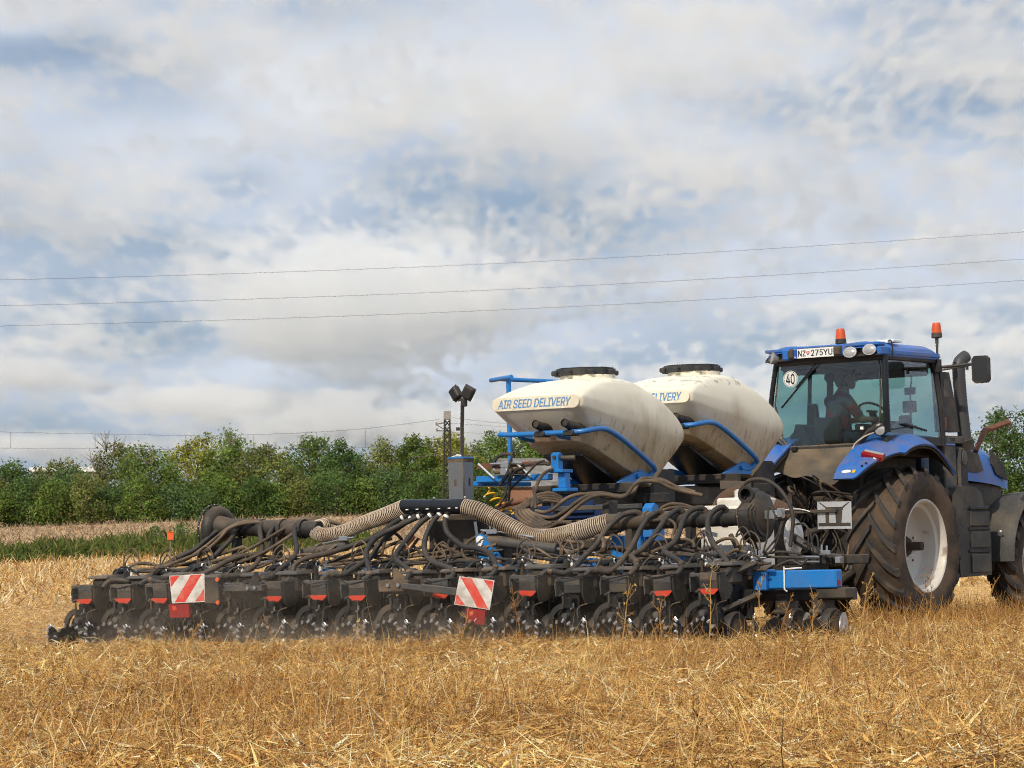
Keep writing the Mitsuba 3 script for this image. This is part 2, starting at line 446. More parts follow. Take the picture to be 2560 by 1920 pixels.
def pieces(n, x, y, kind):
    n = len(x)
    az = rng.random(n) * 2 * np.pi
    if kind == 'lying':
        el = rng.normal(.16, .34, n)
        L = rng.gamma(2.2, .038, n) + .03
        W = rng.uniform(.0024, .0058, n)
        z = rng.uniform(.0, .13, n)
        p = [.20, .19, .13, .16, .13, .05, .05, .10]
    elif kind == 'standing':
        el = rng.normal(1.12, .33, n)
        L = rng.gamma(2.6, .048, n) + .04
        W = rng.uniform(.003, .0062, n)
        z = np.zeros(n)
        p = [.20, .21, .10, .20, .16, .05, .05, .07]
    else:
        el = rng.normal(.25, .35, n)
        L = rng.uniform(.04, .13, n)
        W = rng.uniform(.007, .020, n)
        z = rng.uniform(.02, .10, n)
        p = [.26, .16, .26, .06, .03, .20, .06, .0]
    dr_ = np.stack([np.cos(az) * np.cos(el), np.sin(az) * np.cos(el), np.sin(el)], 1)
    side = np.cross(dr_, rng.normal(size=(n, 3)))
    side /= np.linalg.norm(side, axis=1, keepdims=True)
    base = np.stack([x, y, ground(x, y) + z + mound(x, y)], 1)
    col = STRAW[rng.choice(8, n, p=np.array(p) / sum(p))] * rng.uniform(.75, 1.2, (n, 1))
    tone = meshkit.fbm(np.stack([x * .5, y * .22, 0 * x], -1), 3, 8)[:, None] - .5
    col = np.clip(col * np.array([1.07, 1.05, .98]) * (1 + tone * np.array([.7, .9, 1.1])), 0, .85)
    bend = rng.normal(size=(n, 3)) * (L * .22)[:, None]
    bend[:, 2] -= L * (.25 if kind != 'husk' else .0)
    return ribbons(base, dr_, side, L, W, bend, col, 3 if kind == 'husk' else 2)


def join(parts):
    o, V, Fc, C = 0, [], [], []
    for v, f, c in parts:
        V.append(v); Fc.append(f + o); C.append(c); o += len(v)
    return (np.vstack(V), np.vstack(Fc)), np.vstack(C)


def stubble():
    out = []
    for n, y0, y1, pw, kind in [(150000, 13.5, 36, 1.1, 'lying'), (185000, 13.5, 37, 1.05, 'standing'), (22000, 13.5, 37, 1.0, 'husk'),
                                (150000, 34, 78, 1.3, 'lying'), (50000, 34, 78, 1.2, 'standing'), (26000, 34, 78, 1.2, 'husk')]:
        x, y = sprinkle(n, y0, y1, pw, .175)
        if y0 == 34:   # the machine hides most of the right hand side here
            keep = (x < -2.5) | (rng.random(n) < .3)
            x, y = x[keep], y[keep]
            n = len(x)
        if kind == 'standing':
            keep = meshkit.fbm(np.stack([x * .8, y * .45, 0 * x], -1), 3, 4) > rng.uniform(.25, .65, n)
            x, y = x[keep], y[keep]
        out.append(pieces(n, x, y, kind))
    # taller dry grass close to the machine, thickest on its right
    n = 42000
    x = rng.uniform(-6.5, 8.5, n)
    y = rng.uniform(24, 44, n)
    line = 34.6 - (x + 1.59) * .65 - .9
    dist = np.abs(y - (line - .75))
    keep = (dist < 1.3) & (rng.random(n) < np.clip(.30 + .09 * (x + 3), .2, 1))
    x, y = x[keep], y[keep]
    sub = rng.random(len(x)) < .35
    out.append(pieces(n, x[sub], y[sub], 'standing'))
    n = len(x)
    az = rng.random(n) * 2 * np.pi
    el = rng.normal(1.15, .25, n)
    L = rng.uniform(.06, .26, n) * np.clip(.62 + .11 * (x + 1), .45, 1.4)
    d = np.stack([np.cos(az) * np.cos(el), np.sin(az) * np.cos(el), np.sin(el)], 1)
    side = np.cross(d, rng.normal(size=(n, 3))); side /= np.linalg.norm(side, axis=1, keepdims=True)
    out.append(ribbons(np.stack([x, y, ground(x, y)], 1), d, side, L, rng.uniform(.0035, .0075, n), rng.normal(size=(n, 3)) * .07, STRAW[rng.choice([0, 1, 2, 3, 6], n)] * rng.uniform(.7, 1.1, (n, 1)), 3))
    # grass in front of the tractor wheels
    n = 9000
    x = rng.uniform(4.4, 8.6, n); y = rng.uniform(38.5, 46, n)
    keep = rng.random(n) < .6
    x, y = x[keep], y[keep]
    out.append(pieces(n, x, y, 'standing'))
    n = len(x)
    az = rng.random(n) * 2 * np.pi; el = rng.normal(1.15, .28, n)
    d = np.stack([np.cos(az) * np.cos(el), np.sin(az) * np.cos(el), np.sin(el)], 1)
    side = np.cross(d, rng.normal(size=(n, 3))); side /= np.linalg.norm(side, axis=1, keepdims=True)
    out.append(ribbons(np.stack([x, y, ground(x, y)], 1), d, side, rng.uniform(.1, .42, n), rng.uniform(.004, .007, n), rng.normal(size=(n, 3)) * .06, STRAW[rng.choice([0, 1, 3, 3, 4], n)] * rng.uniform(.7, 1.1, (n, 1)), 3))
    mesh, col = join(out)
    add('straw', mesh, 'm_straw', smooth=False, color=col)
    label('straw', 'loose golden straw, husks and cut stubble covering the field', 'straw', kind='stuff')
    out = []
    for n, y0, y1 in [(30000, 72, 125), (26000, 138, 292)]:
        x, y = sprinkle(n, y0, y1, 1.0, .19)
        az = rng.random(n) * 2 * np.pi; el = rng.normal(.5, .5, n)
        d = np.stack([np.cos(az) * np.cos(el), np.sin(az) * np.cos(el), np.abs(np.sin(el))], 1)
        side = np.cross(d, rng.normal(size=(n, 3))); side /= np.linalg.norm(side, axis=1, keepdims=True)
        k = 1 if y0 < 100 else 1.6
        c = STRAW[rng.choice([0, 2, 5, 3, 1], n)] if y0 < 100 else np.array([(.40, .29, .18), (.48, .38, .26), (.32, .21, .12), (.24, .15, .085)])[rng.choice(4, n)]
        out.append(ribbons(np.stack([x, y, ground(x, y)], 1), d, side, rng.uniform(.15, .45, n) * k, rng.uniform(.02, .05, n) * k, rng.normal(size=(n, 3)) * .04, c * rng.uniform(.75, 1.15, (n, 1)), 1))
    mesh, col = join(out)
    add('far_stubble', mesh, 'm_straw', smooth=False, color=col)
    label('far_stubble', 'pale cut maize stubble on the far part of the field', 'stubble', kind='stuff')


ORD_ = lambda n: ['first', 'second', 'third', 'fourth', 'fifth', 'sixth', 'seventh', 'eighth', 'ninth', 'tenth', 'eleventh', 'twelfth', 'thirteenth', 'fourteenth', 'fifteenth', 'sixteenth', 'seventeenth', 'eighteenth', 'nineteenth', 'twentieth'][n]


def weed(k, x, y, h, lean, col, twigs, text):
    """A tall dry weed: a bent stem with short side twigs and seed heads."""
    r = np.random.default_rng(100 + k)
    z = float(ground(x, y)) - .02
    az = r.uniform(0, 6.28)
    tip = np.array([math.cos(az) * lean, math.sin(az) * lean * .5, h])
    st = np.array([[0, 0, 0], tip * .4 + r.normal(0, .015, 3), tip * .75 + r.normal(0, .02, 3), tip]) + [x, y, z]
    key = numbered('dry_weed')
    c = curve(st, .03)
    add('stem', tube(st, [.0065, .0022], 5, step=.04), None, key, smooth=True, color=None) if False else None
    V, Fc = [tube(c, np.linspace(.0075, .003, len(c)), 5, smooth=False)], []
    tw = []
    for _ in range(twigs):
        t = r.uniform(.3, .97)
        b = c[int(t * (len(c) - 1))]
        a = r.uniform(0, 6.28)
        L = r.uniform(.05, .20) * (1.2 - .6 * t)
        e = b + np.array([math.cos(a) * L * .8, math.sin(a) * L * .8, L * r.uniform(.3, 1.1)])
        m = (b + e) / 2 + [0, 0, -.01]
        tw.append(tube([b, m, e], [.004, .002], 4, step=.03))
        for _ in range(2):
            q = b + (e - b) * r.uniform(.5, 1) + r.normal(0, .008, 3)
            tw.append(trimesh.Trimesh(q + r.normal(0, .011, (3, 3)), [[0, 1, 2]], process=False))
    for nm, ms in (('stem', V), ('twig', tw)):
        if ms:
            m = cat(ms)
            q = add(nm, m, 'm_straw', key, smooth=False, color=np.tile(np.array(col) * (1 if nm == 'stem' else .9), (len(m.vertices), 1)))
            if nm == 'twig':
                labels[q] = {'label': 'dry side twigs and seed heads', 'kind': 'stuff'}
    label(key, text, 'weed', 'dry weeds standing in the stubble')


def at_px(px, py_ground, Y):
    return None


WEEDS = [  # x, y, height, lean
    (1.86, 30.6, .95, .12), (2.55, 30.8, .62, .15), (2.25, 30.2, .80, .22), (2.95, 31.0, .70, .2), (1.02, 30.9, .75, .22), (.10, 31.2, .78, .16),
    (-.55, 31.6, .55, .12), (1.45, 30.4, .60, .05), (-1.5, 30.3, .45, .18), (-2.3, 32.2, .5, .2), (-3.4, 33.1, .45, .25), (3.4, 31.4, .6, .12),
    (3.9, 36.6, .75, .3), (4.6, 37.4, .8, .35), (5.0, 38.4, .7, .3), (4.2, 37.0, .6, .2), (6.4, 39.8, .55, .2), (7.0, 40.4, .5, .2), (5.6, 38.8, .62, .25),
    (-.9, 21.5, .42, .1), (.6, 24.3, .38, .15), (-2.6, 24.0, .45, .12), (2.2, 22.4, .4, .2), (-1.9, 19.6, .34, .1), (1.5, 18.6, .30, .12)]


def weeds():
    spots = ('front', 'wheel', 'fore')
    zone = [('front' if y < 33 or x < -3 else 'wheel') if k < 19 else 'fore' for k, (x, y, h, l) in enumerate(WEEDS)]
    for k, (x, y, h, l) in enumerate(WEEDS):
        near = [q for q in range(len(WEEDS)) if zone[q] == zone[k]]
        n = sorted(near, key=lambda q: WEEDS[q][0] / WEEDS[q][1]).index(k)
        where = {'front': 'in front of the row units', 'wheel': 'beside the rear tractor wheel', 'fore': 'alone in the foreground straw'}[zone[k]]
        weed(k, x, y, h, l, STRAW[[0, 3, 1, 6][k % 4]] * .85, 10 + k % 7 if h > .5 else 4, f'thin dry weed, {ORD_(n)} from the left of those {where}')


LEAFCOL = {'green': (.18, .25, .062), 'dark': (.115, .18, .055), 'yellow': (.32, .32, .065), 'olive': (.215, .24, .075), 'rust': (.22, .15, .06), 'blue': (.13, .20, .08)}


def leaf_cloud(centers, radii, n, size, col, r, flat=.8, squash=1.0):
    """n leaves spread through and over ellipsoidal clumps."""
    w = radii ** 2
    k = r.choice(len(centers), n, p=w / w.sum())
    u = r.normal(size=(n, 3)); u /= np.linalg.norm(u, axis=1, keepdims=True)
    rad = radii[k] * (1 - .55 * r.random(n) ** 2.2) * (1 + .18 * r.normal(size=n))
    p = centers[k] + u * rad[:, None] * np.array([1, 1, squash])
    nrm = u * flat + r.normal(size=(n, 3)) * .7
    nrm[:, 2] += .25
    nrm /= np.linalg.norm(nrm, axis=1, keepdims=True)
    a = np.cross(nrm, r.normal(size=(n, 3))); a /= np.linalg.norm(a, axis=1, keepdims=True)
    b = np.cross(nrm, a)
    s = size * r.uniform(.6, 1.4, n)[:, None]
    v = np.stack([p - a * s, p - b * s * .55, p + a * s, p + b * s * .55], 1).reshape(-1, 3)
    f = (np.arange(n)[:, None, None] * 4 + np.array([[0, 1, 2], [0, 2, 3]])[None]).reshape(-1, 3)
    clump = r.uniform(.6, 1.35, len(centers))[k]
    c = np.array(col)[None] * (clump * r.uniform(.7, 1.35, n))[:, None] * (1 + r.normal(0, .10, (n, 3)))
    return v, f, np.repeat(np.clip(c, .008, .5), 4, 0)


bs('m_pole', (.05, .045, .04), .8)
bs('m_wire', (.11, .11, .115), .6)


def tree(x, y, h, w, tone, text, seed, leaves=3600, bare=0, group='trees of the hedgerow behind the field', name='hedgerow_tree', size=.2, low=.12, catg='tree'):
    size *= .68
    r = np.random.default_rng(seed)
    z = float(ground(x, y))
    key = numbered(name)
    tip = np.array([x + r.normal(0, .3), y, z + h * .8])
    st = np.array([[x, y, z - .2], [x + r.normal(0, .15), y, z + h * .3], tip])
    limbs = [tube(st, [.17 * h / 8, .05], 7, step=.6)]
    nb = 15
    cs, rs = [], []
    for k in range(nb):
        t = low + (1 - low) * ((k + .6) / nb)
        prof = w * .5 * (math.sin(math.pi * min(1, .22 + .72 * (t - low) / (1 - low))) ** .8) * r.uniform(.65, 1.12)
        a = k * 2.4 + r.uniform(-.5, .5)
        c = np.array([x + math.cos(a) * prof * .72, y + math.sin(a) * prof * .72, z + h * t * .93])
        rad = w * r.uniform(.17, .27) * (1 - .25 * t)
        cs.append(c); rs.append(rad)
        b = st[0] + (tip - st[0]) * min(.95, t * .8)
        limbs.append(tube([b, (b + c) / 2 + [0, 0, -.1], c], [.06, .015], 5, step=.5))
        for _ in range(3):
            u = r.normal(size=3); u /= np.linalg.norm(u)
            cs.append(c + u * rad * .95); rs.append(rad * r.uniform(.35, .6))
    cs.append(np.array([x, y, z + h * .93])); rs.append(w * .13)
    for k in range(bare):
        b = cs[r.integers(len(cs) // 2, len(cs))]
        p0 = b + [0, -.8, -.5]
        for q in range(4):
            e = p0 + np.array([r.normal(0, .9), r.normal(-.5, .3), r.uniform(.8, 2.1)])
            m = (p0 + e) / 2 + r.normal(0, .15, 3)
            limbs.append(tube([p0, m, e], [.05, .02], 5, step=.4))
            for _ in range(2):
                limbs.append(tube([m, m + np.array([r.normal(0, .5), r.normal(0, .2), r.uniform(.3, .9)])], [.03, .012], 4, step=.5, smooth=False))
    add('trunk', limbs, 'm_bark', key, smooth=True)
    v, f, c = leaf_cloud(np.array(cs), np.array(rs), leaves, size, LEAFCOL[tone], r)
    add('crown', (v, f), 'm_leaf', key, smooth=False, color=c)
    label(key, text, catg, group)


TREES = [  # x, y, height, width, tone, leaf count, bare limbs, label
    (-50.2, 296, 7.8, 6.5, 'rust', 3600, 0, 'reddish brown tree at the far left end of the hedgerow'),
    (-47.0, 303, 6.6, 6.0, 'dark', 3400, 0, 'dark tree next to the reddish brown one at the left end'),
    (-42.5, 300, 6.6, 6.5, 'olive', 3400, 1, 'low olive tree with a ragged top in the hedgerow gap'),
    (-40.2, 294, 5.6, 6.5, 'blue', 3400, 0, 'low rounded blue green tree in front of the hedgerow gap'),
    (-36.9, 301, 8.6, 5.6, 'olive', 2500, 4, 'thin topped olive tree with bare pale twigs'),
    (-33.2, 297, 7.2, 6.5, 'green', 3900, 2, 'green tree with pale dead branches on its front'),
    (-29.5, 302, 8.6, 7.0, 'yellow', 4200, 0, 'bushy yellow green tree left of the tallest dark tree'),
    (-26.0, 299, 8.9, 6.6, 'green', 4600, 1, 'tallest dense green tree in the hedgerow'),
    (-22.6, 296, 7.4, 6.0, 'olive', 3800, 0, 'olive green tree right of the tallest hedgerow tree'),
    (-19.0, 301, 8.2, 6.6, 'green', 4200, 0, 'full green tree above the ribbed hose on the left'),
    (-15.6, 297, 7.2, 6.0, 'dark', 4000, 0, 'dark green tree in the middle of the hedgerow'),
    (-12.2, 302, 7.4, 6.0, 'olive', 3600, 1, 'greyish olive tree left of the lattice pole'),
    (-9.0, 299, 8.1, 5.4, 'green', 3900, 0, 'green tree with a pointed top near the lattice pole'),
    (-5.6, 301, 8.3, 5.6, 'yellow', 3600, 1, 'bright yellow green tree beside the lattice pole'),
    (-3.8, 295, 6.0, 5.2, 'yellow', 3000, 0, 'yellow green bush like tree under the lattice pole'),
    (-1.5, 304, 8.0, 6.2, 'green', 3800, 0, 'green tree behind the floodlight mast'),
    (1.6, 306, 8.6, 6.0, 'green', 3800, 0, 'green tree behind the grey barn roof'),
    (4.6, 306, 8.0, 6.0, 'olive', 3400, 0, 'olive tree behind the blue railing of the seed tank'),
    (7.8, 304, 8.0, 6.0, 'green', 3000, 0, 'green tree half hidden behind the first seed tank'),
    (51.0, 286, 7.5, 8.0, 'olive', 6500, 2, 'large olive green tree right of the tractor bonnet'),
    (44.0, 290, 6.5, 7.0, 'dark', 4500, 1, 'dark green tree behind the tractor exhaust')]


def trees():
    for k, (x, y, h, w, tone, n, bare, text) in enumerate(TREES):
        h, w, n = (h + 2.2 if x > 40 else h * .86), w * 1.08, int(n * 2.2)
        tree(x, y, h, w, tone, text, 40 + k, n, bare)
    # undergrowth that closes the foot of the hedgerow: bushes one can tell apart
    r = np.random.default_rng(5)
    tones = ['blue', 'dark', 'green', 'dark', 'green', 'olive', 'dark', 'green']
    xs = np.concatenate([np.arange(-51, -3.4, 2.5), [46.5, 52.5, 55]])
    for k, x in enumerate(xs):
        tree(x + r.uniform(-.6, .6), 289 + r.uniform(-1.5, 2), r.uniform(2.6, 4.6), r.uniform(4.4, 5.8), tones[k % 8], (f'rounded bush, {ORD_(k)} from the left along the foot of the hedgerow' if k < 20 and x < 40 else f'rounded bush, {ORD_(k - len(xs) + 3)} from the left of those right of the tractor bonnet'), 200 + k, 4400, 0,
             'bushes at the foot of the hedgerow', 'hedge_bush', .18, .05, 'bush')


def green_strip():
    r = np.random.default_rng(11)
    n = 52000
    y = r.uniform(118, 141, n)
    x = r.uniform(-27, -5.5, n)
    dens = sm(.22, .55, meshkit.fbm(np.stack([x * .5, y * .3, 0 * x], -1), 3, 9)) * np.clip((-6 - x) / 7, 0, 1)
    near = 119 + 3 * meshkit.fbm(np.stack([x * .3, 0 * x, 0 * x], -1), 2, 2) + .35 * (x + 25)
    keep = (r.random(n) < .15 + dens) & (y > near)
    x, y = x[keep], y[keep]
    n = len(x)
    bump = meshkit.fbm(np.stack([x * .7, y * .5, 0 * x], -1), 3, 6)
    h = (.10 + .72 * bump) * r.uniform(.6, 1.3, n) * np.clip((y - near[keep]) / 2.5 + .35, .3, 1)
    az = r.random(n) * 6.28
    el = r.normal(.6, .5, n)
    d = np.stack([np.cos(az) * np.cos(el), np.sin(az) * np.cos(el), np.sin(el)], 1)
    side = np.cross(d, r.normal(size=(n, 3))); side /= np.linalg.norm(side, axis=1, keepdims=True)
    base = np.stack([x, y, ground(x, y) + h * r.random(n) * .75], 1)
    col = np.array([(.125, .165, .042), (.18, .19, .055), (.085, .12, .033), (.22, .18, .07)])[r.choice(4, n, p=[.4, .3, .2, .1])] * r.uniform(.7, 1.3, (n, 1))
    v, f, c = ribbons(base, d, side, h * .55 + .1, r.uniform(.05, .12, n), r.normal(size=(n, 3)) * .08, col, 2)
    add('green_weeds', (v, f), 'm_leaf', smooth=False, color=c)
    label('green_weeds', 'strip of rank green weeds across the left of the field', 'weeds', kind='stuff')
    for x, y, h, w, text in [(-14.2, 139, 1.15, 1.5, 'dark low bush right behind the orange marker box'), (-15.6, 141, 1.0, 1.4, 'dark low bush left behind the orange marker box'),
                             (-7.9, 196, 1.7, 1.4, 'small dark bush alone in the stubble left of the ribbed hose')]:
        tree(x, y, h, w, 'dark', text, int(900 + y), 1200, 0, None, 'field_bush', .07, .1, 'bush')
    z = float(ground(-10.7, 112))
    key = numbered('marker_box')
    x, y = -12.75, 120.
    z = float(ground(x, y))
    add('panel', [box(x - .12, x + .12, y - .1, y + .1, z + .72, z + 1.0, .01)], 'm_orange', key)
    add('lid', [box(x - .14, x + .14, y - .12, y + .12, z + 1.0, z + 1.03, .006)], 'm_orange', key)
    add('post', [cyl((x, y, z - .1), (x, y, z + .74), .025)], 'm_bark', key)
    label(key, 'small orange box on a post in the strip of weeds', 'marker')


def barn():
    key = numbered('barn')
    y0, y1 = 293.0, 300.0
    x0, x1 = -3.0, 12.0
    z0, ze, zr = .2, 3.15, 5.7
    ym = (y0 + y1) / 2
    add('wall', [box(x0 + .4, x1, y0 + .35, y1 - .35, z0, ze, .02), prism([(y0 + .35, ze), (y1 - .35, ze), (ym, zr - .3)], x1 - .3, x1, 'x')], 'm_brick', key)
    # corrugated sheets laid side by side, hipped at the left end
    for row in range(2):
        for k in range(15):
            a = x0 + k * 1.0
            s0, s1 = row / 2, (row + 1) / 2 + .02
            pts, fs = [], []
            nn = 9
            hip0, hip1 = 1.6 * s0, 1.6 * s1
            for i in range(nn):
                u = i / (nn - 1)
                for s, hp in ((s0, hip0), (s1, hip1)):
                    xx = a + u * 1.02
                    if k < 2:
                        xx = max(xx, x0 + hp)
                    pts.append([xx, y0 + (ym - y0) * s, ze + (zr - ze) * s + .035 * (i % 2) + .02 * (1 - row)])
            for i in range(nn - 1):
                fs.append([2 * i, 2 * i + 2, 2 * i + 3, 2 * i + 1])
            add('roof__sheet', (np.array(pts), np.array(fs)), 'm_roof', key, smooth=False)
    add('roof__back', (np.array([[x0 + 1.6, ym, zr + .02], [x1, ym, zr + .02], [x1, y1, ze], [x0, y1, ze]]), np.array([[0, 1, 2, 3]])), 'm_roof', key, smooth=False)
    add('roof__hip', (np.array([[x0, y0, ze], [x0 + 1.6, ym, zr], [x0, y1, ze]]), np.array([[0, 1, 2]])), 'm_roof', key, smooth=False)
    add('roof__ridge', [tube([[x0 + 1.6, ym, zr + .06], [x1, ym, zr + .06]], .09, 8, smooth=False)], 'm_roof', key)
    add('door', [box(6.2, 8.0, y0 + .30, y0 + .36, z0, 2.4, .01)], 'm_bark', key)
    label(key, 'low brick barn with grey corrugated roof among the trees', 'barn')
    key = numbered('flat_building')
    add('wall', [box(-50, -43.5, 335, 345, 1, 5.0, .02)], 'm_stone', key)
    add('roof', [box(-50.3, -43.2, 334.7, 345.3, 5.0, 5.45, .03)], 'm_plate', key)
    label(key, 'pale flat roofed building showing through the hedgerow gap', 'building')


def pole():
    key = numbered('lattice_pole')
    x, y = -5.65, 280.0
    z = float(ground(x, y))
    top = 9.75
    hw = lambda s: .36 - .14 * s
    legs, br = [], []
    H = top - .75 - z
    corner = [(-1, -1), (1, -1), (1, 1), (-1, 1)]
    P = lambda c, s: np.array([x + c[0] * hw(s), y + c[1] * hw(s), z + .5 + (H - .5) * s])
    for c in corner:
        m = tube([P(c, 0), P(c, 1)], .075, 4, smooth=False)
        add('leg', m, 'm_pole', key)
    n = 13
    for k in range(4):
        for i in range(n):
            a, b = corner[k], corner[(k + 1) % 4]
            p, q = P(a, i / n), P(b, (i + 1) / n)
            add('brace', tube([p, q] if i % 2 else [P(b, i / n), P(a, (i + 1) / n)], .05, 4, smooth=False), 'm_pole', key)
    add('cap', [box(x - .30, x + .30, y - .3, y + .3, top - .75, top, .03)], 'm_stone', key)
    add('footing', [box(x - .55, x + .55, y - .5, y + .5, z - .3, z + .7, .05)], 'm_stone', key)
    add('bracket_arm', [tube([(x - .2, y, top - 1.0), (x - .95, y, top - 1.15)], .05, 6, smooth=False), tube([(x - .2, y, top - 1.75), (x - .9, y, top - 1.7)], .05, 6, smooth=False), tube([(x - .95, y, top - 1.2), (x + .1, y, top - 1.8)], .04, 6, smooth=False)], 'm_gray', key)
    for dx, dz in ((-.95, -1.15), (-.9, -1.7)):
        add('insulator', [lathe([(.02, 0), (.10, .05), (.04, .1), (.10, .15), (.04, .2), (.10, .25), (.02, .3)], 10, 'z', (x + dx, y, top + dz - .1))], 'm_stone', key)
    add('cantilever', [tube([(x - .2, y, 5.4), (x - 3.0, y, 7.9)], .04, 6, smooth=False), tube([(x - .25, y, 5.9), (x - 3.2, y, 5.75)], .035, 6, smooth=False)], 'm_gray', key)
    label(key, 'grey railway lattice pole with short bracket arms above the hedgerow', 'pole')
    S = 2560 / 2212 / 8030

    def wire(pts, r, text, group, nm='power_line'):
        k = numbered(nm)
        add('strand', [tube(pts, r, 5, step=4.0)], 'm_wire', k, smooth=True)
        label(k, text, 'wire', group)
    # power lines crossing the whole sky, hung well in front of the hedgerow
    Y = 150.0
    pt = lambda px, py, Y: [(px - 1106) * S * Y, Y, 1.6 + (1090 - py) * S * Y * (1 + ((1090 - py) * S * .0))]
    for (a, m, b), word in (((604, 567, 500), 'highest'), ((660, 624, 559), 'middle'), ((704, 668, 605), 'lowest')):
        ex = [-900, 0, 1106, 2212, 3100]
        co = np.polyfit([0, 1106, 2212], [a, m, b], 2)
        wire([pt(e, np.polyval(co, e), Y + .004 * e) for e in ex], .0085, f'{word} of the three thin dark power lines crossing the sky', None)
    # railway catenary along the hedgerow
    wy = 281.0
    mess = [pt(e, p, wy) for e, p in ((-420, 915), (0, 933), (240, 938), (450, 941), (633, 936), (790, 926), (950, 906))]
    cont = [pt(e, p, wy) for e, p in ((-420, 966), (0, 968), (450, 971), (800, 966), (960, 961))]
    wire(mess, .015, 'upper railway wire sagging to the lattice pole', None, 'railway_wire')
    wire(cont, .015, 'lower railway wire just above the hedgerow', None, 'railway_wire')
    for nd, px in enumerate((22, 205, 400, 547, 683, 790)):
        zt = np.interp(pt(px, 0, wy)[0], [q[0] for q in mess], [q[2] for q in mess])
        zb = np.interp(pt(px, 0, wy)[0], [q[0] for q in cont], [q[2] for q in cont])
        k = numbered('dropper_wire')
        add('strand', [tube([[pt(px, 0, wy)[0], wy, zt], [pt(px, 0, wy)[0], wy, zb]], .014, 4, smooth=False)], 'm_ink', k)
        label(k, f'short hanging wire, {ORD_(nd)} from the left between the two railway wires', 'wire', 'droppers of the railway wires')
    for (p0, p1), word in zip(((900, 915), (914, 922), (935, 938)), ('upper', 'middle', 'lower')):
        wire([pt(e, p, wy) for e, p in ((963, p0), (1090, p1), (1500, p1 + 30))], .013, f'{word} railway wire running from the lattice pole towards the seed tanks', 'railway wires right of the lattice pole', 'railway_wire')


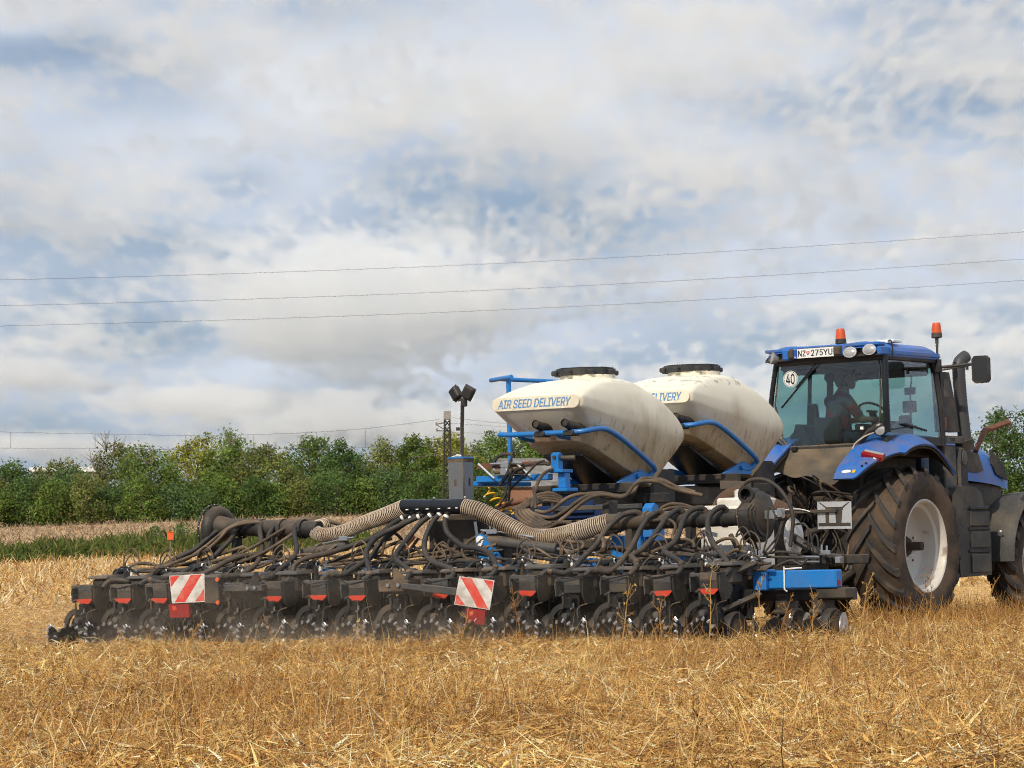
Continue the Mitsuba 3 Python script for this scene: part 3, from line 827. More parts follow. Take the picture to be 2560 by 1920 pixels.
field()
stubble()
weeds()
trees()
green_strip()
barn()
pole()
HOSES = {
    'vacuum_hose': [
        (0.031,'rubber',[[-3.896,0.1,0.77],[-3.849,0.145,0.84],[-3.769,0.188,0.857],[-3.608,0.272,0.844],[-3.455,0.422,0.896],[-3.336,0.616,1.036],[-3.231,0.76,1.126],[-3.112,0.859,1.194],[-3.024,0.958,1.303],[-2.934,1.054,1.403],[-2.823,1.15,1.476]]),
        (0.031,'rubber',[[-3.329,0.1,0.795],[-3.273,0.146,0.848],[-3.206,0.184,0.841],[-3.038,0.283,0.816],[-2.92,0.491,0.965],[-2.838,0.605,1.004],[-2.763,0.731,1.077],[-2.716,0.811,1.16],[-2.665,0.886,1.244],[-2.632,0.943,1.31],[-2.617,1.01,1.403],[-2.581,1.062,1.462],[-2.528,1.106,1.473],[-2.488,1.15,1.433]]),
        (0.031,'rubber',[[-2.652,0.1,0.85],[-2.622,0.13,0.882],[-2.581,0.158,0.889],[-2.498,0.215,0.904],[-2.386,0.305,0.967],[-2.314,0.459,1.047],[-2.224,0.618,1.102],[-2.125,0.765,1.114],[-2.043,0.854,1.162],[-2.047,0.917,1.246],[-2.097,0.964,1.314],[-2.096,1.028,1.399],[-2.071,1.082,1.457],[-2.035,1.118,1.469],[-2.028,1.15,1.43]]),
        (0.031,'rubber',[[-2.175,0.1,0.833],[-2.151,0.151,0.875],[-2.106,0.202,0.872],[-2.023,0.297,0.877],[-2.001,0.461,0.94],[-1.995,0.606,1.013],[-2.052,0.767,1.138],[-2.163,0.91,1.291],[-2.25,1.007,1.394],[-2.281,1.063,1.454],[-2.261,1.108,1.475],[-2.251,1.15,1.444]]),
        (0.031,'rubber',[[-1.653,0.1,0.796],[-1.634,0.158,0.848],[-1.601,0.197,0.842],[-1.542,0.269,0.852],[-1.526,0.428,0.94],[-1.52,0.658,1.053],[-1.557,0.795,1.16],[-1.695,0.943,1.313],[-1.754,1.024,1.398],[-1.77,1.076,1.449],[-1.753,1.109,1.457],[-1.753,1.15,1.423]]),
        (0.031,'rubber',[[-1.282,0.1,0.753],[-1.207,0.152,0.816],[-1.178,0.197,0.897],[-1.175,0.237,0.978],[-1.1,0.29,1.041],[-1.007,0.387,1.079],[-0.895,0.513,1.108],[-0.778,0.651,1.161],[-0.609,0.771,1.222],[-0.454,0.811,1.284],[-0.343,0.843,1.347],[-0.234,0.877,1.435],[-0.149,0.901,1.481],[-0.081,0.92,1.517]]),
        (0.031,'rubber',[[-0.701,0.1,0.796],[-0.66,0.157,0.864],[-0.595,0.206,0.87],[-0.51,0.27,0.867],[-0.458,0.34,0.905],[-0.407,0.481,0.984],[-0.364,0.605,1.054],[-0.364,0.679,1.119],[-0.367,0.743,1.176],[-0.271,0.795,1.28],[-0.176,0.836,1.359],[-0.073,0.877,1.43],[0.029,0.92,1.513]]),
        (0.031,'rubber',[[-0.139,0.1,0.795],[-0.096,0.152,0.829],[-0.099,0.194,0.885],[-0.145,0.24,0.95],[-0.232,0.317,1.048],[-0.285,0.408,1.129],[-0.301,0.524,1.218],[-0.279,0.666,1.297],[-0.179,0.782,1.368],[-0.046,0.839,1.43],[0.055,0.882,1.476],[0.144,0.92,1.518]]),
        (0.031,'rubber',[[0.451,0.1,0.789],[0.462,0.148,0.836],[0.433,0.194,0.891],[0.344,0.246,0.94],[0.181,0.34,0.998],[0.104,0.41,1.047],[0.077,0.5,1.112],[0.063,0.674,1.216],[0.09,0.781,1.32],[0.155,0.835,1.416],[0.226,0.878,1.479],[0.294,0.92,1.539]]),
        (0.031,'rubber',[[1.03,0.1,0.775],[1.052,0.161,0.833],[1.019,0.199,0.88],[0.911,0.253,0.917],[0.681,0.38,0.956],[0.475,0.519,1.022],[0.346,0.639,1.112],[0.268,0.756,1.218],[0.285,0.801,1.323],[0.317,0.845,1.42],[0.369,0.887,1.5],[0.418,0.92,1.556]]),
        (0.031,'rubber',[[1.563,0.1,0.805],[1.597,0.165,0.862],[1.572,0.212,0.925],[1.5,0.275,1.004],[1.379,0.361,1.069],[1.152,0.504,1.116],[0.847,0.687,1.141],[0.661,0.779,1.217],[0.535,0.823,1.301],[0.479,0.86,1.391],[0.47,0.891,1.473],[0.496,0.92,1.537]]),
        (0.031,'rubber',[[2.215,0.1,0.79],[2.254,0.143,0.843],[2.325,0.192,0.852],[2.419,0.259,0.822],[2.487,0.329,0.866],[2.523,0.454,0.965],[2.559,0.563,1.049],[2.592,0.663,1.125],[2.625,0.798,1.272],[2.694,0.886,1.372],[2.763,0.958,1.441],[2.845,1.022,1.466],[2.895,1.061,1.457],[2.925,1.1,1.412]]),
        (0.031,'rubber',[[2.782,0.1,0.788],[2.821,0.158,0.848],[2.88,0.209,0.846],[2.956,0.276,0.828],[3.011,0.382,0.879],[3.028,0.539,0.992],[3.034,0.687,1.107],[3.043,0.832,1.262],[3.071,0.929,1.378],[3.093,0.964,1.41],[3.169,1.055,1.473],[3.186,1.1,1.422]]),
        (0.031,'rubber',[[3.335,0.1,0.787],[3.372,0.198,0.884],[3.327,0.246,0.945],[3.252,0.294,0.992],[3.287,0.434,1.051],[3.303,0.594,1.142],[3.31,0.772,1.264],[3.344,0.906,1.395],[3.418,1.032,1.482],[3.453,1.1,1.431]]),
        (0.031,'rubber',[[3.899,0.1,0.777],[3.931,0.177,0.858],[3.886,0.222,0.916],[3.734,0.305,0.982],[3.586,0.417,1.045],[3.616,0.561,1.119],[3.61,0.685,1.211],[3.589,0.822,1.35],[3.621,0.926,1.457],[3.708,1.028,1.489],[3.74,1.1,1.422]]),
        (0.031,'rubber',[[4.453,0.1,0.752],[4.494,0.192,0.832],[4.443,0.243,0.893],[4.291,0.373,1.0],[4.08,0.568,1.124],[3.926,0.764,1.28],[3.894,0.857,1.388],[3.928,0.951,1.467],[3.979,1.02,1.489],[3.999,1.1,1.415]]),
    ],
    'seed_hose': [
        (0.02,'brown',[[-2.772,0.55,1.008],[-2.597,0.615,1.059],[-2.404,0.685,1.104],[-2.256,0.743,1.168],[-2.106,0.815,1.248],[-1.978,0.998,1.37],[-1.871,1.139,1.451],[-1.696,1.331,1.488],[-1.578,1.457,1.485],[-1.461,1.6,1.413]]),
        (0.02,'brown',[[-2.237,0.55,1.019],[-2.117,0.616,1.066],[-1.969,0.7,1.137],[-1.824,0.79,1.234],[-1.767,0.927,1.315],[-1.7,1.123,1.422],[-1.595,1.337,1.481],[-1.528,1.461,1.466],[-1.461,1.6,1.421]]),
        (0.02,'brown',[[-3.902,0.55,1.003],[-3.75,0.583,1.046],[-3.561,0.622,1.032],[-3.44,0.648,1.012],[-3.158,0.708,1.069],[-2.929,0.766,1.2],[-2.796,0.807,1.298],[-2.66,0.913,1.431],[-2.551,0.983,1.491],[-2.438,1.047,1.511],[-2.288,1.13,1.497],[-2.138,1.213,1.488],[-1.943,1.323,1.525],[-1.763,1.423,1.524],[-1.614,1.507,1.494],[-1.46,1.6,1.43]]),
        (0.02,'brown',[[-3.327,0.55,1.003],[-3.061,0.615,1.09],[-2.776,0.684,1.185],[-2.947,0.718,1.107],[-2.832,0.753,1.193],[-2.7,0.795,1.305],[-2.599,0.89,1.438],[-2.411,1.01,1.492],[-2.192,1.144,1.485],[-1.973,1.278,1.505],[-1.791,1.389,1.512],[-1.61,1.501,1.485],[-1.461,1.6,1.421]]),
        (0.02,'brown',[[-1.649,0.55,0.974],[-1.504,0.635,0.982],[-1.325,0.742,0.964],[-1.145,0.85,1.001],[-1.016,0.928,1.022],[-0.806,1.052,1.02],[-0.674,1.143,1.095],[-0.573,1.219,1.175],[-0.445,1.3,1.222]]),
        (0.02,'brown',[[-1.193,0.55,0.953],[-1.075,0.685,0.994],[-0.929,0.855,1.055],[-0.787,1.014,1.099],[-0.698,1.137,1.179],[-0.636,1.223,1.235],[-0.567,1.3,1.258]]),
        (0.02,'brown',[[-0.178,0.55,1.084],[-0.256,0.692,1.174],[-0.315,0.842,1.264],[-0.339,0.951,1.321],[-0.334,1.015,1.325],[-0.338,1.092,1.296],[-0.354,1.2,1.245]]),
        (0.016,'brown',[[0.376,0.7,1.046],[0.422,0.717,1.012],[0.587,0.764,1.015],[0.709,0.8,1.021]]),
        (0.02,'brown',[[1.423,0.55,0.962],[1.125,0.611,0.979],[0.913,0.654,1.003],[0.832,0.677,1.061],[0.83,0.697,1.133],[0.823,0.856,1.212],[0.835,1.062,1.275],[0.827,1.224,1.348],[0.838,1.388,1.399],[0.856,1.5,1.407]]),
        (0.02,'brown',[[2.233,0.55,0.993],[2.291,0.623,1.038],[2.365,0.715,1.09],[2.376,0.744,1.121],[2.329,0.776,1.158],[2.2,0.835,1.156],[2.057,0.9,1.175]]),
        (0.023,'brown',[[2.771,0.5,1.068],[2.712,0.625,1.131],[2.607,0.755,1.195],[2.526,0.828,1.216],[2.44,0.9,1.205]]),
        (0.02,'brown',[[3.352,0.55,1.025],[3.4,0.637,1.062],[3.466,0.741,1.082],[3.552,0.871,1.087],[3.623,1.0,1.146]]),
        (0.018,'brown',[[3.874,0.55,1.06],[3.844,0.587,1.114],[3.719,0.647,1.155],[3.54,0.725,1.151],[3.49,0.761,1.198],[3.497,0.822,1.283],[3.436,0.868,1.346],[3.291,0.933,1.373],[2.876,1.111,1.344],[2.445,1.3,1.251]]),
        (0.018,'brown',[[4.406,0.55,1.063],[4.348,0.605,1.132],[4.194,0.679,1.151],[4.021,0.765,1.108],[3.912,0.83,1.048],[3.767,0.899,1.035],[3.568,1.0,1.101]]),
        (0.022,'brown',[[2.728,0.55,1.062],[2.723,0.627,1.108],[2.638,0.734,1.188],[2.541,0.804,1.213],[2.425,0.9,1.16]]),
        (0.018,'brown',[[3.044,1.3,1.505],[3.155,1.3,1.546],[3.319,1.3,1.536],[3.427,1.3,1.502],[3.588,1.3,1.465]]),
        (0.018,'brown',[[3.006,1.3,1.466],[3.154,1.3,1.502],[3.318,1.3,1.513],[3.462,1.3,1.474]]),
        (0.022,'brown',[[0.91,1.6,1.549],[0.952,1.751,1.609],[0.985,1.901,1.683],[1.03,2.033,1.723],[1.084,2.166,1.73],[1.126,2.3,1.683]]),
        (0.022,'brown',[[0.939,1.6,1.539],[0.972,1.757,1.602],[1.004,1.902,1.66],[1.042,2.036,1.697],[1.088,2.172,1.698],[1.125,2.3,1.664]]),
        (0.022,'brown',[[0.968,1.6,1.53],[0.993,1.763,1.595],[1.022,1.903,1.637],[1.054,2.04,1.672],[1.093,2.179,1.666],[1.125,2.3,1.645]]),
        (0.022,'brown',[[0.997,1.6,1.521],[1.013,1.769,1.587],[1.039,1.905,1.615],[1.065,2.043,1.646],[1.098,2.186,1.635],[1.124,2.3,1.626]]),
        (0.022,'brown',[[1.212,1.6,1.528],[1.312,1.641,1.508],[1.412,1.684,1.546],[1.53,1.747,1.649],[1.645,1.797,1.695],[1.768,1.847,1.703],[1.919,1.914,1.707],[2.056,2.016,1.674],[2.191,2.114,1.687],[2.237,2.218,1.839],[2.428,2.356,1.847],[2.561,2.469,1.762],[2.731,2.6,1.695]]),
        (0.022,'brown',[[1.211,1.6,1.491],[1.309,1.643,1.443],[1.409,1.683,1.44],[1.531,1.739,1.51],[1.64,1.8,1.613],[1.762,1.855,1.671],[1.911,1.925,1.684],[2.05,2.026,1.665],[2.185,2.123,1.674],[2.234,2.223,1.82],[2.425,2.359,1.828],[2.56,2.471,1.746],[2.73,2.6,1.683]]),
        (0.022,'brown',[[1.224,1.55,1.499],[1.31,1.581,1.459],[1.438,1.623,1.448],[1.572,1.674,1.517],[1.673,1.717,1.596],[1.782,1.761,1.666],[1.908,1.807,1.691],[2.024,1.896,1.659],[2.228,2.052,1.702],[2.291,2.167,1.857],[2.493,2.319,1.822],[2.698,2.5,1.684]]),
        (0.022,'brown',[[1.591,1.5,1.395],[1.658,1.532,1.45],[1.756,1.58,1.536],[1.853,1.627,1.615],[1.953,1.669,1.668],[2.086,1.717,1.681],[2.256,1.827,1.655],[2.338,1.971,1.805],[2.498,2.12,1.82],[2.648,2.28,1.729],[2.876,2.5,1.655]]),
        (0.023,'brown',[[0.987,1.55,1.534],[1.04,1.488,1.471],[1.158,1.408,1.411],[1.345,1.296,1.35],[1.511,1.2,1.31]]),
        (0.023,'brown',[[1.028,1.55,1.536],[1.095,1.487,1.476],[1.221,1.402,1.418],[1.397,1.292,1.36],[1.554,1.2,1.325]]),
        (0.023,'brown',[[1.07,1.55,1.537],[1.151,1.483,1.481],[1.285,1.393,1.424],[1.451,1.288,1.37],[1.598,1.2,1.34]]),
        (0.023,'brown',[[1.111,1.55,1.538],[1.208,1.478,1.486],[1.349,1.383,1.431],[1.504,1.283,1.38],[1.641,1.2,1.355]]),
        (0.023,'brown',[[1.152,1.55,1.539],[1.266,1.471,1.491],[1.415,1.371,1.437],[1.558,1.277,1.39],[1.685,1.2,1.37]]),
        (0.023,'brown',[[1.511,1.2,1.31],[1.645,1.215,1.335],[1.744,1.228,1.376],[1.85,1.239,1.381],[1.938,1.25,1.351]]),
        (0.02,'brown',[[0.828,2.6,2.024],[0.827,2.426,1.974],[0.866,2.235,1.879],[0.964,1.983,1.733],[1.11,1.7,1.563]]),
        (0.018,'brown',[[1.159,1.7,1.554],[1.115,1.76,1.703],[1.073,1.8,1.803]]),
    ],
    'hydraulic_hose': [
        (0.02,'rubber',[[0.291,2.6,2.219],[0.148,2.6,2.221],[0.045,2.6,2.173],[0.023,2.6,2.106],[0.082,2.6,2.044],[0.193,2.6,2.019],[0.316,2.6,2.044],[0.438,2.6,2.078],[0.62,2.6,2.093],[0.8,2.6,2.082]]),
        (0.014,'rubber',[[0.784,2.5,2.119],[0.684,2.5,2.098],[0.56,2.5,1.992],[0.417,2.5,1.896],[0.313,2.5,1.814],[0.25,2.5,1.715],[0.207,2.5,1.631],[0.093,2.5,1.584]]),
        (0.014,'rubber',[[0.345,2.5,2.203],[0.312,2.5,2.12],[0.268,2.5,2.003],[0.174,2.5,1.887],[0.152,2.5,1.858],[0.204,2.5,1.894],[0.299,2.5,2.001],[0.421,2.5,2.048]]),
        (0.012,'rubber',[[0.482,2.5,2.046],[0.38,2.5,2.016],[0.306,2.5,1.899],[0.291,2.5,1.756],[0.267,2.5,1.629]]),
        (0.012,'rubber',[[0.405,2.4,2.048],[0.307,2.4,1.797],[0.287,2.4,1.62]]),
        (0.011,'rubber',[[0.381,2.3,1.744],[0.297,2.3,1.645],[0.235,2.3,1.571],[0.367,2.3,1.618],[0.459,2.3,1.674]]),
        (0.022,'rubber',[[4.203,1.0,1.645],[4.241,1.0,1.713],[4.312,1.0,1.761],[4.418,1.0,1.773],[4.531,1.0,1.754],[4.658,1.0,1.677],[4.75,1.0,1.567],[4.807,1.0,1.45],[4.828,1.0,1.327],[4.812,1.0,1.213],[4.784,1.0,1.046]]),
        (0.011,'rubber',[[4.601,0.9,1.472],[4.582,0.9,1.396],[4.578,0.9,1.274],[4.565,0.9,1.152],[4.507,0.9,0.985]]),
        (0.011,'rubber',[[4.743,0.9,1.315],[4.714,0.9,1.224],[4.659,0.9,1.126],[4.57,0.9,1.037],[4.516,0.9,0.977]]),
        (0.011,'rubber',[[4.761,0.9,1.314],[4.732,0.9,1.231],[4.703,0.9,1.148],[4.639,0.9,1.043],[4.532,0.9,0.95]]),
        (0.011,'rubber',[[4.601,0.9,1.472],[4.636,0.9,1.455],[4.668,0.9,1.378]]),
        (0.011,'rubber',[[4.893,1.2,1.026],[4.897,1.2,1.126],[4.896,1.2,1.218],[4.859,1.2,1.28],[4.816,1.2,1.289],[4.729,1.2,1.283]]),
        (0.011,'rubber',[[4.952,1.2,0.979],[4.935,1.2,1.109],[4.909,1.2,1.225],[4.85,1.2,1.28]]),
        (0.011,'rubber',[[5.008,1.2,0.97],[5.008,1.2,1.108],[4.984,1.2,1.169],[4.949,1.2,1.14],[4.92,1.2,1.041],[4.893,1.2,1.011]]),
        (0.01,'rubber',[[4.471,0.7,1.049],[4.467,0.7,1.179],[4.417,0.7,1.256],[4.365,0.7,1.265],[4.315,0.7,1.205],[4.301,0.7,1.167]]),
        (0.01,'rubber',[[4.301,0.7,1.167],[4.355,0.7,1.2],[4.388,0.7,1.173],[4.394,0.7,1.066]]),
        (0.01,'rubber',[[3.865,0.7,1.247],[3.899,0.7,1.215],[3.915,0.7,1.169],[3.91,0.7,1.0]]),
        (0.014,'rubber',[[4.489,0.95,0.977],[4.663,0.95,0.996],[4.843,0.95,0.985],[4.937,0.95,0.967]]),
        (0.014,'rubber',[[4.47,0.95,0.954],[4.592,0.95,0.944],[4.807,0.95,0.936],[4.979,0.95,0.928]]),
        (0.014,'rubber',[[4.293,0.95,0.866],[4.399,0.95,0.902],[4.505,0.95,0.946]]),
        (0.014,'rubber',[[4.64,0.95,0.844],[4.745,0.95,0.888],[4.832,0.95,0.901],[4.933,0.95,0.853],[5.004,0.95,0.913]]),
    ],
}

# ---------------------------------------------------------------- the seed planter
PK = 'seed_planter'
ROWX = [.16 + (i - 7.5) * .56 for i in range(16)]


def part(name, mesh, mat, smooth=35, parent=PK, M=None, color=None):
    return add(name, mesh, mat, parent, smooth, PLANTER if M is None else M, color)


def spiked_wheel(n=13, r=.185):
    """A closing wheel: dark disc with bent tines round the rim. Returns (disc, tines)."""
    disc = lathe([(.0, -.02), (.05, -.022), (.06, -.006), (r * .86, -.004), (r * .86, .004), (.06, .006), (.05, .022), (0, .02)], 30, 'x')
    tines = []
    for k in range(n):
        a = 2 * math.pi * k / n
        c, s = math.cos(a), math.sin(a)
        rad, tan = np.array([0, c, s]), np.array([0, -s, c])
        p = [rad * r * .80 + tan * .013, rad * r * .80 - tan * .013, rad * r * .98 - tan * .020 + [.012, 0, 0], rad * r * 1.06 + tan * .002 + [.016, 0, 0]]
        p = np.array(p)
        tines.append(trimesh.convex.convex_hull(np.vstack([p + [.006, 0, 0], p - [.006, 0, 0]])))
    return disc, tines


def gauge_wheel(r=.19, w=.105):
    tyre = lathe([(r * .62, -w / 2 + .012), (r * .93, -w / 2), (r, -w * .30), (r * 1.01, 0), (r, w * .30), (r * .93, w / 2), (r * .62, w / 2 - .012)], 36, 'x')
    face = lathe([(0, w * .34), (r * .30, w * .36), (r * .45, w * .30), (r * .84, w * .44), (r * .84, w * .36), (r * .3, w * .2), (0, w * .2)], 36, 'x')
    back = lathe([(0, -w * .34), (r * .84, -w * .42), (r * .84, -w * .30), (0, -w * .25)], 36, 'x')
    return tyre, [face, back]


def arc(cx, cz, r, a0, a1, n=12):
    return [(cx + r * math.cos(math.radians(a)), cz + r * math.sin(math.radians(a))) for a in np.linspace(a0, a1, n)]


def row_parts():
    """The parts of one row unit as shape dicts, in a frame whose origin is on the ground under the red flag."""
    o = []
    a = lambda name, mesh, mat, smooth=35: o.append((name, mikit.ply(cat(mesh) if isinstance(mesh, list) else mesh, mat, smooth=smooth)))
    a('meter_housing', [prism([(-.02, .632), (.0, .632), (.0, .80), (-.02, .79)], -.105, .105, 'x'), box(-.105, .105, .0, .26, .64, .78, .012),
                        prism([(0, .80), (.27, .80), (.27, .60), (.20, .52), (.06, .50), (.0, .60)], .108, .125, 'x')], 'm_black')
    a('side_bracket', [box(-.225, -.108, -.012, .03, .755, .795, .005), box(-.235, -.222, 0, .24, .60, .79, .004)], 'm_gray')
    gx = arc(0, .66, .155, 90, 270, 12)
    a('guard', [tube([[-.225, -.06 + 0 * y, z] for y, z in []] or [[-.232, .10 - .10 * math.cos(t), .70 + .10 * math.sin(t)] for t in np.linspace(-1.9, 1.7, 9)], .010, 6, smooth=False)], 'm_gray')
    a('access_panel', [box(-.10, .10, -.028, -.018, .715, .795, .004), box(-.09, .02, -.036, -.028, .73, .75, .003)], 'm_gray')
    a('red_flag', [prism([(-.118, .632), (.118, .632), (.118, .615), (.065, .572), (-.055, .572), (-.085, .60), (-.118, .603)], -.038, -.03, 'y')], 'm_red')
    a('hopper', [box(-.10, .15, .20, .46, .66, .86, .03), box(-.05, .10, .12, .22, .70, .79, .02)], 'm_black')
    a('hopper__lid', [trimesh.convex.convex_hull(np.array([[x, y, z] for x, y, z in [(-.13, .17, .862), (.18, .17, .862), (.18, .50, .862), (-.13, .50, .862), (-.11, .20, .90), (.16, .20, .90), (.16, .48, .905), (-.11, .48, .905), (-.13, .17, .875), (.18, .17, .875)]]))], 'm_gray')
    a('shank', [box(-.055, .055, .02, .30, .22, .64, .015), box(-.035, .035, -.10, .05, .30, .58, .01), box(-.085, .085, .30, .60, .36, .66, .02)], 'm_dark')
    # arched frame that carries the closing wheels
    outer, inner = arc(-.02, .30, .215, 20, 200), arc(-.02, .30, .175, 200, 20)
    a('closing_frame', [prism(outer + inner, -.13, -.095, 'y'), prism(arc(-.02, .30, .15, 0, 360, 24), -.09, .02, 'y'), box(-.05, .05, -.42, -.05, .20, .25, .01), box(-.20, -.10, -.44, -.36, .20, .26, .008), box(.05, .17, -.44, -.36, .20, .26, .008)], 'm_dark')
    a('closing_frame__slotted_plate', [prism(arc(-.02, .30, .225, 95, 165) + arc(-.02, .30, .165, 165, 95), -.145, -.132, 'y')], 'm_black')
    a('lever', [cyl((-.085, -.13, .60), (-.02, -.17, .625), .013, n=8), cyl((-.035, -.15, .62), (-.045, -.13, .50), .011, n=8)], 'm_gray')
    a('hub', [cyl((-.01, -.17, .385), (-.01, -.08, .385), .035, n=14), cyl((.01, -.18, .255), (.01, -.08, .255), .04, n=14), cyl((.06, -.16, .255), (.15, -.16, .25), .018, n=8), cyl((.10, -.15, .52), (.11, -.17, .47), .010, n=6)], 'm_gray')
    a('bolt', [cyl((.09, -.12, .47), (.09, -.19, .46), .012, n=6)], 'm_steel')
    a('closing_chain', [tube([[.16, -.16, .36], [.165, -.18, .44], [.20, -.17, .49], [.27, -.14, .51]], .006, 5)], 'm_brown')
    a('opener', [move(lathe([(.0, -.012), (.21, -.003), (.21, .003), (.0, .012)], 30, 'x'), (s * .035, .46, .20), RZ(s * 5)) for s in (-1, 1)], 'm_dark', 30)
    a('depth_arm', [box(-.22, .22, .50, .58, .28, .60, .02), box(-.25, -.19, .05, .5, .34, .50, .015)], 'm_dark')
    tyre, face = gauge_wheel()
    R = RZ(-4)
    for s in (-1, 1):
        a('gauge_wheel', move(tyre, (s * .115, .30, .19), R), 'm_rubber', 40)
        a('gauge_wheel__rim', [move(f, (s * .115, .30, .19), R) for f in face], 'm_brown', 40)
    disc, tines = spiked_wheel()
    for s in (-1, 1):
        R = RZ(-s * 19) @ RY(s * 13)
        flip = np.diag([1 if s > 0 else -1, 1, 1])
        a('closing_wheel', move(disc, (s * .105, -.45, .175), R), 'm_dark', 30)
        tn = cat([move(t, (s * .105, -.45, .175), R @ flip) for t in tines])
        a('closing_wheel__tines', trimesh.convex.convex_hull(tn.vertices) if False else tn, 'm_tine', False)
    a('vacuum_elbow', [lathe([(.028, 0), (.075, .004), (.075, .02), (.034, .03)], 18, 'y', (.02, .52, .90)), tube([[.03, .56, .88], [.035, .54, .925], [.09, .54, .945], [.19, .55, .965]], .033, 12)], 'm_blackgloss', 60)
    a('vacuum_elbow__clamp', [lathe([(.036, 0), (.038, .0), (.038, .022), (.036, .022)], 14, 'x', (.185, .55, .965))], 'm_plate')
    a('meter_drive', [box(.13, .20, .50, .60, .74, .96, .012), box(-.02, .06, .50, .60, .78, .92, .012), cyl((.19, .58, .86), (.42, .58, .87), .016, n=8), cyl((.20, .60, .80), (.36, .60, .80), .012, n=8)], 'm_black')
    a('valve_block', [box(.225, .285, .57, .63, .90, .955, .006), box(.33, .38, .58, .63, .865, .90, .005)], 'm_steel')
    a('fitting', [cyl((.24, .60, .95), (.24, .60, 1.02), .010, n=7), cyl((.275, .60, .95), (.275, .60, 1.005), .010, n=7), cyl((.285, .60, .925), (.36, .60, .925), .011, n=7), cyl((.30, .6, .88), (.42, .6, .885), .009, n=7)], 'm_steel')
    a('tag', [prism([(.165, .885), (.20, .862), (.235, .885), (.225, .935), (.20, .95), (.175, .935)], .555, .565, 'y')], 'm_plate')
    a('tag__stripe', [prism([(.168, .884), (.20, .864), (.232, .884), (.231, .892), (.20, .872), (.169, .892)], .551, .555, 'y')], 'm_red')
    return o


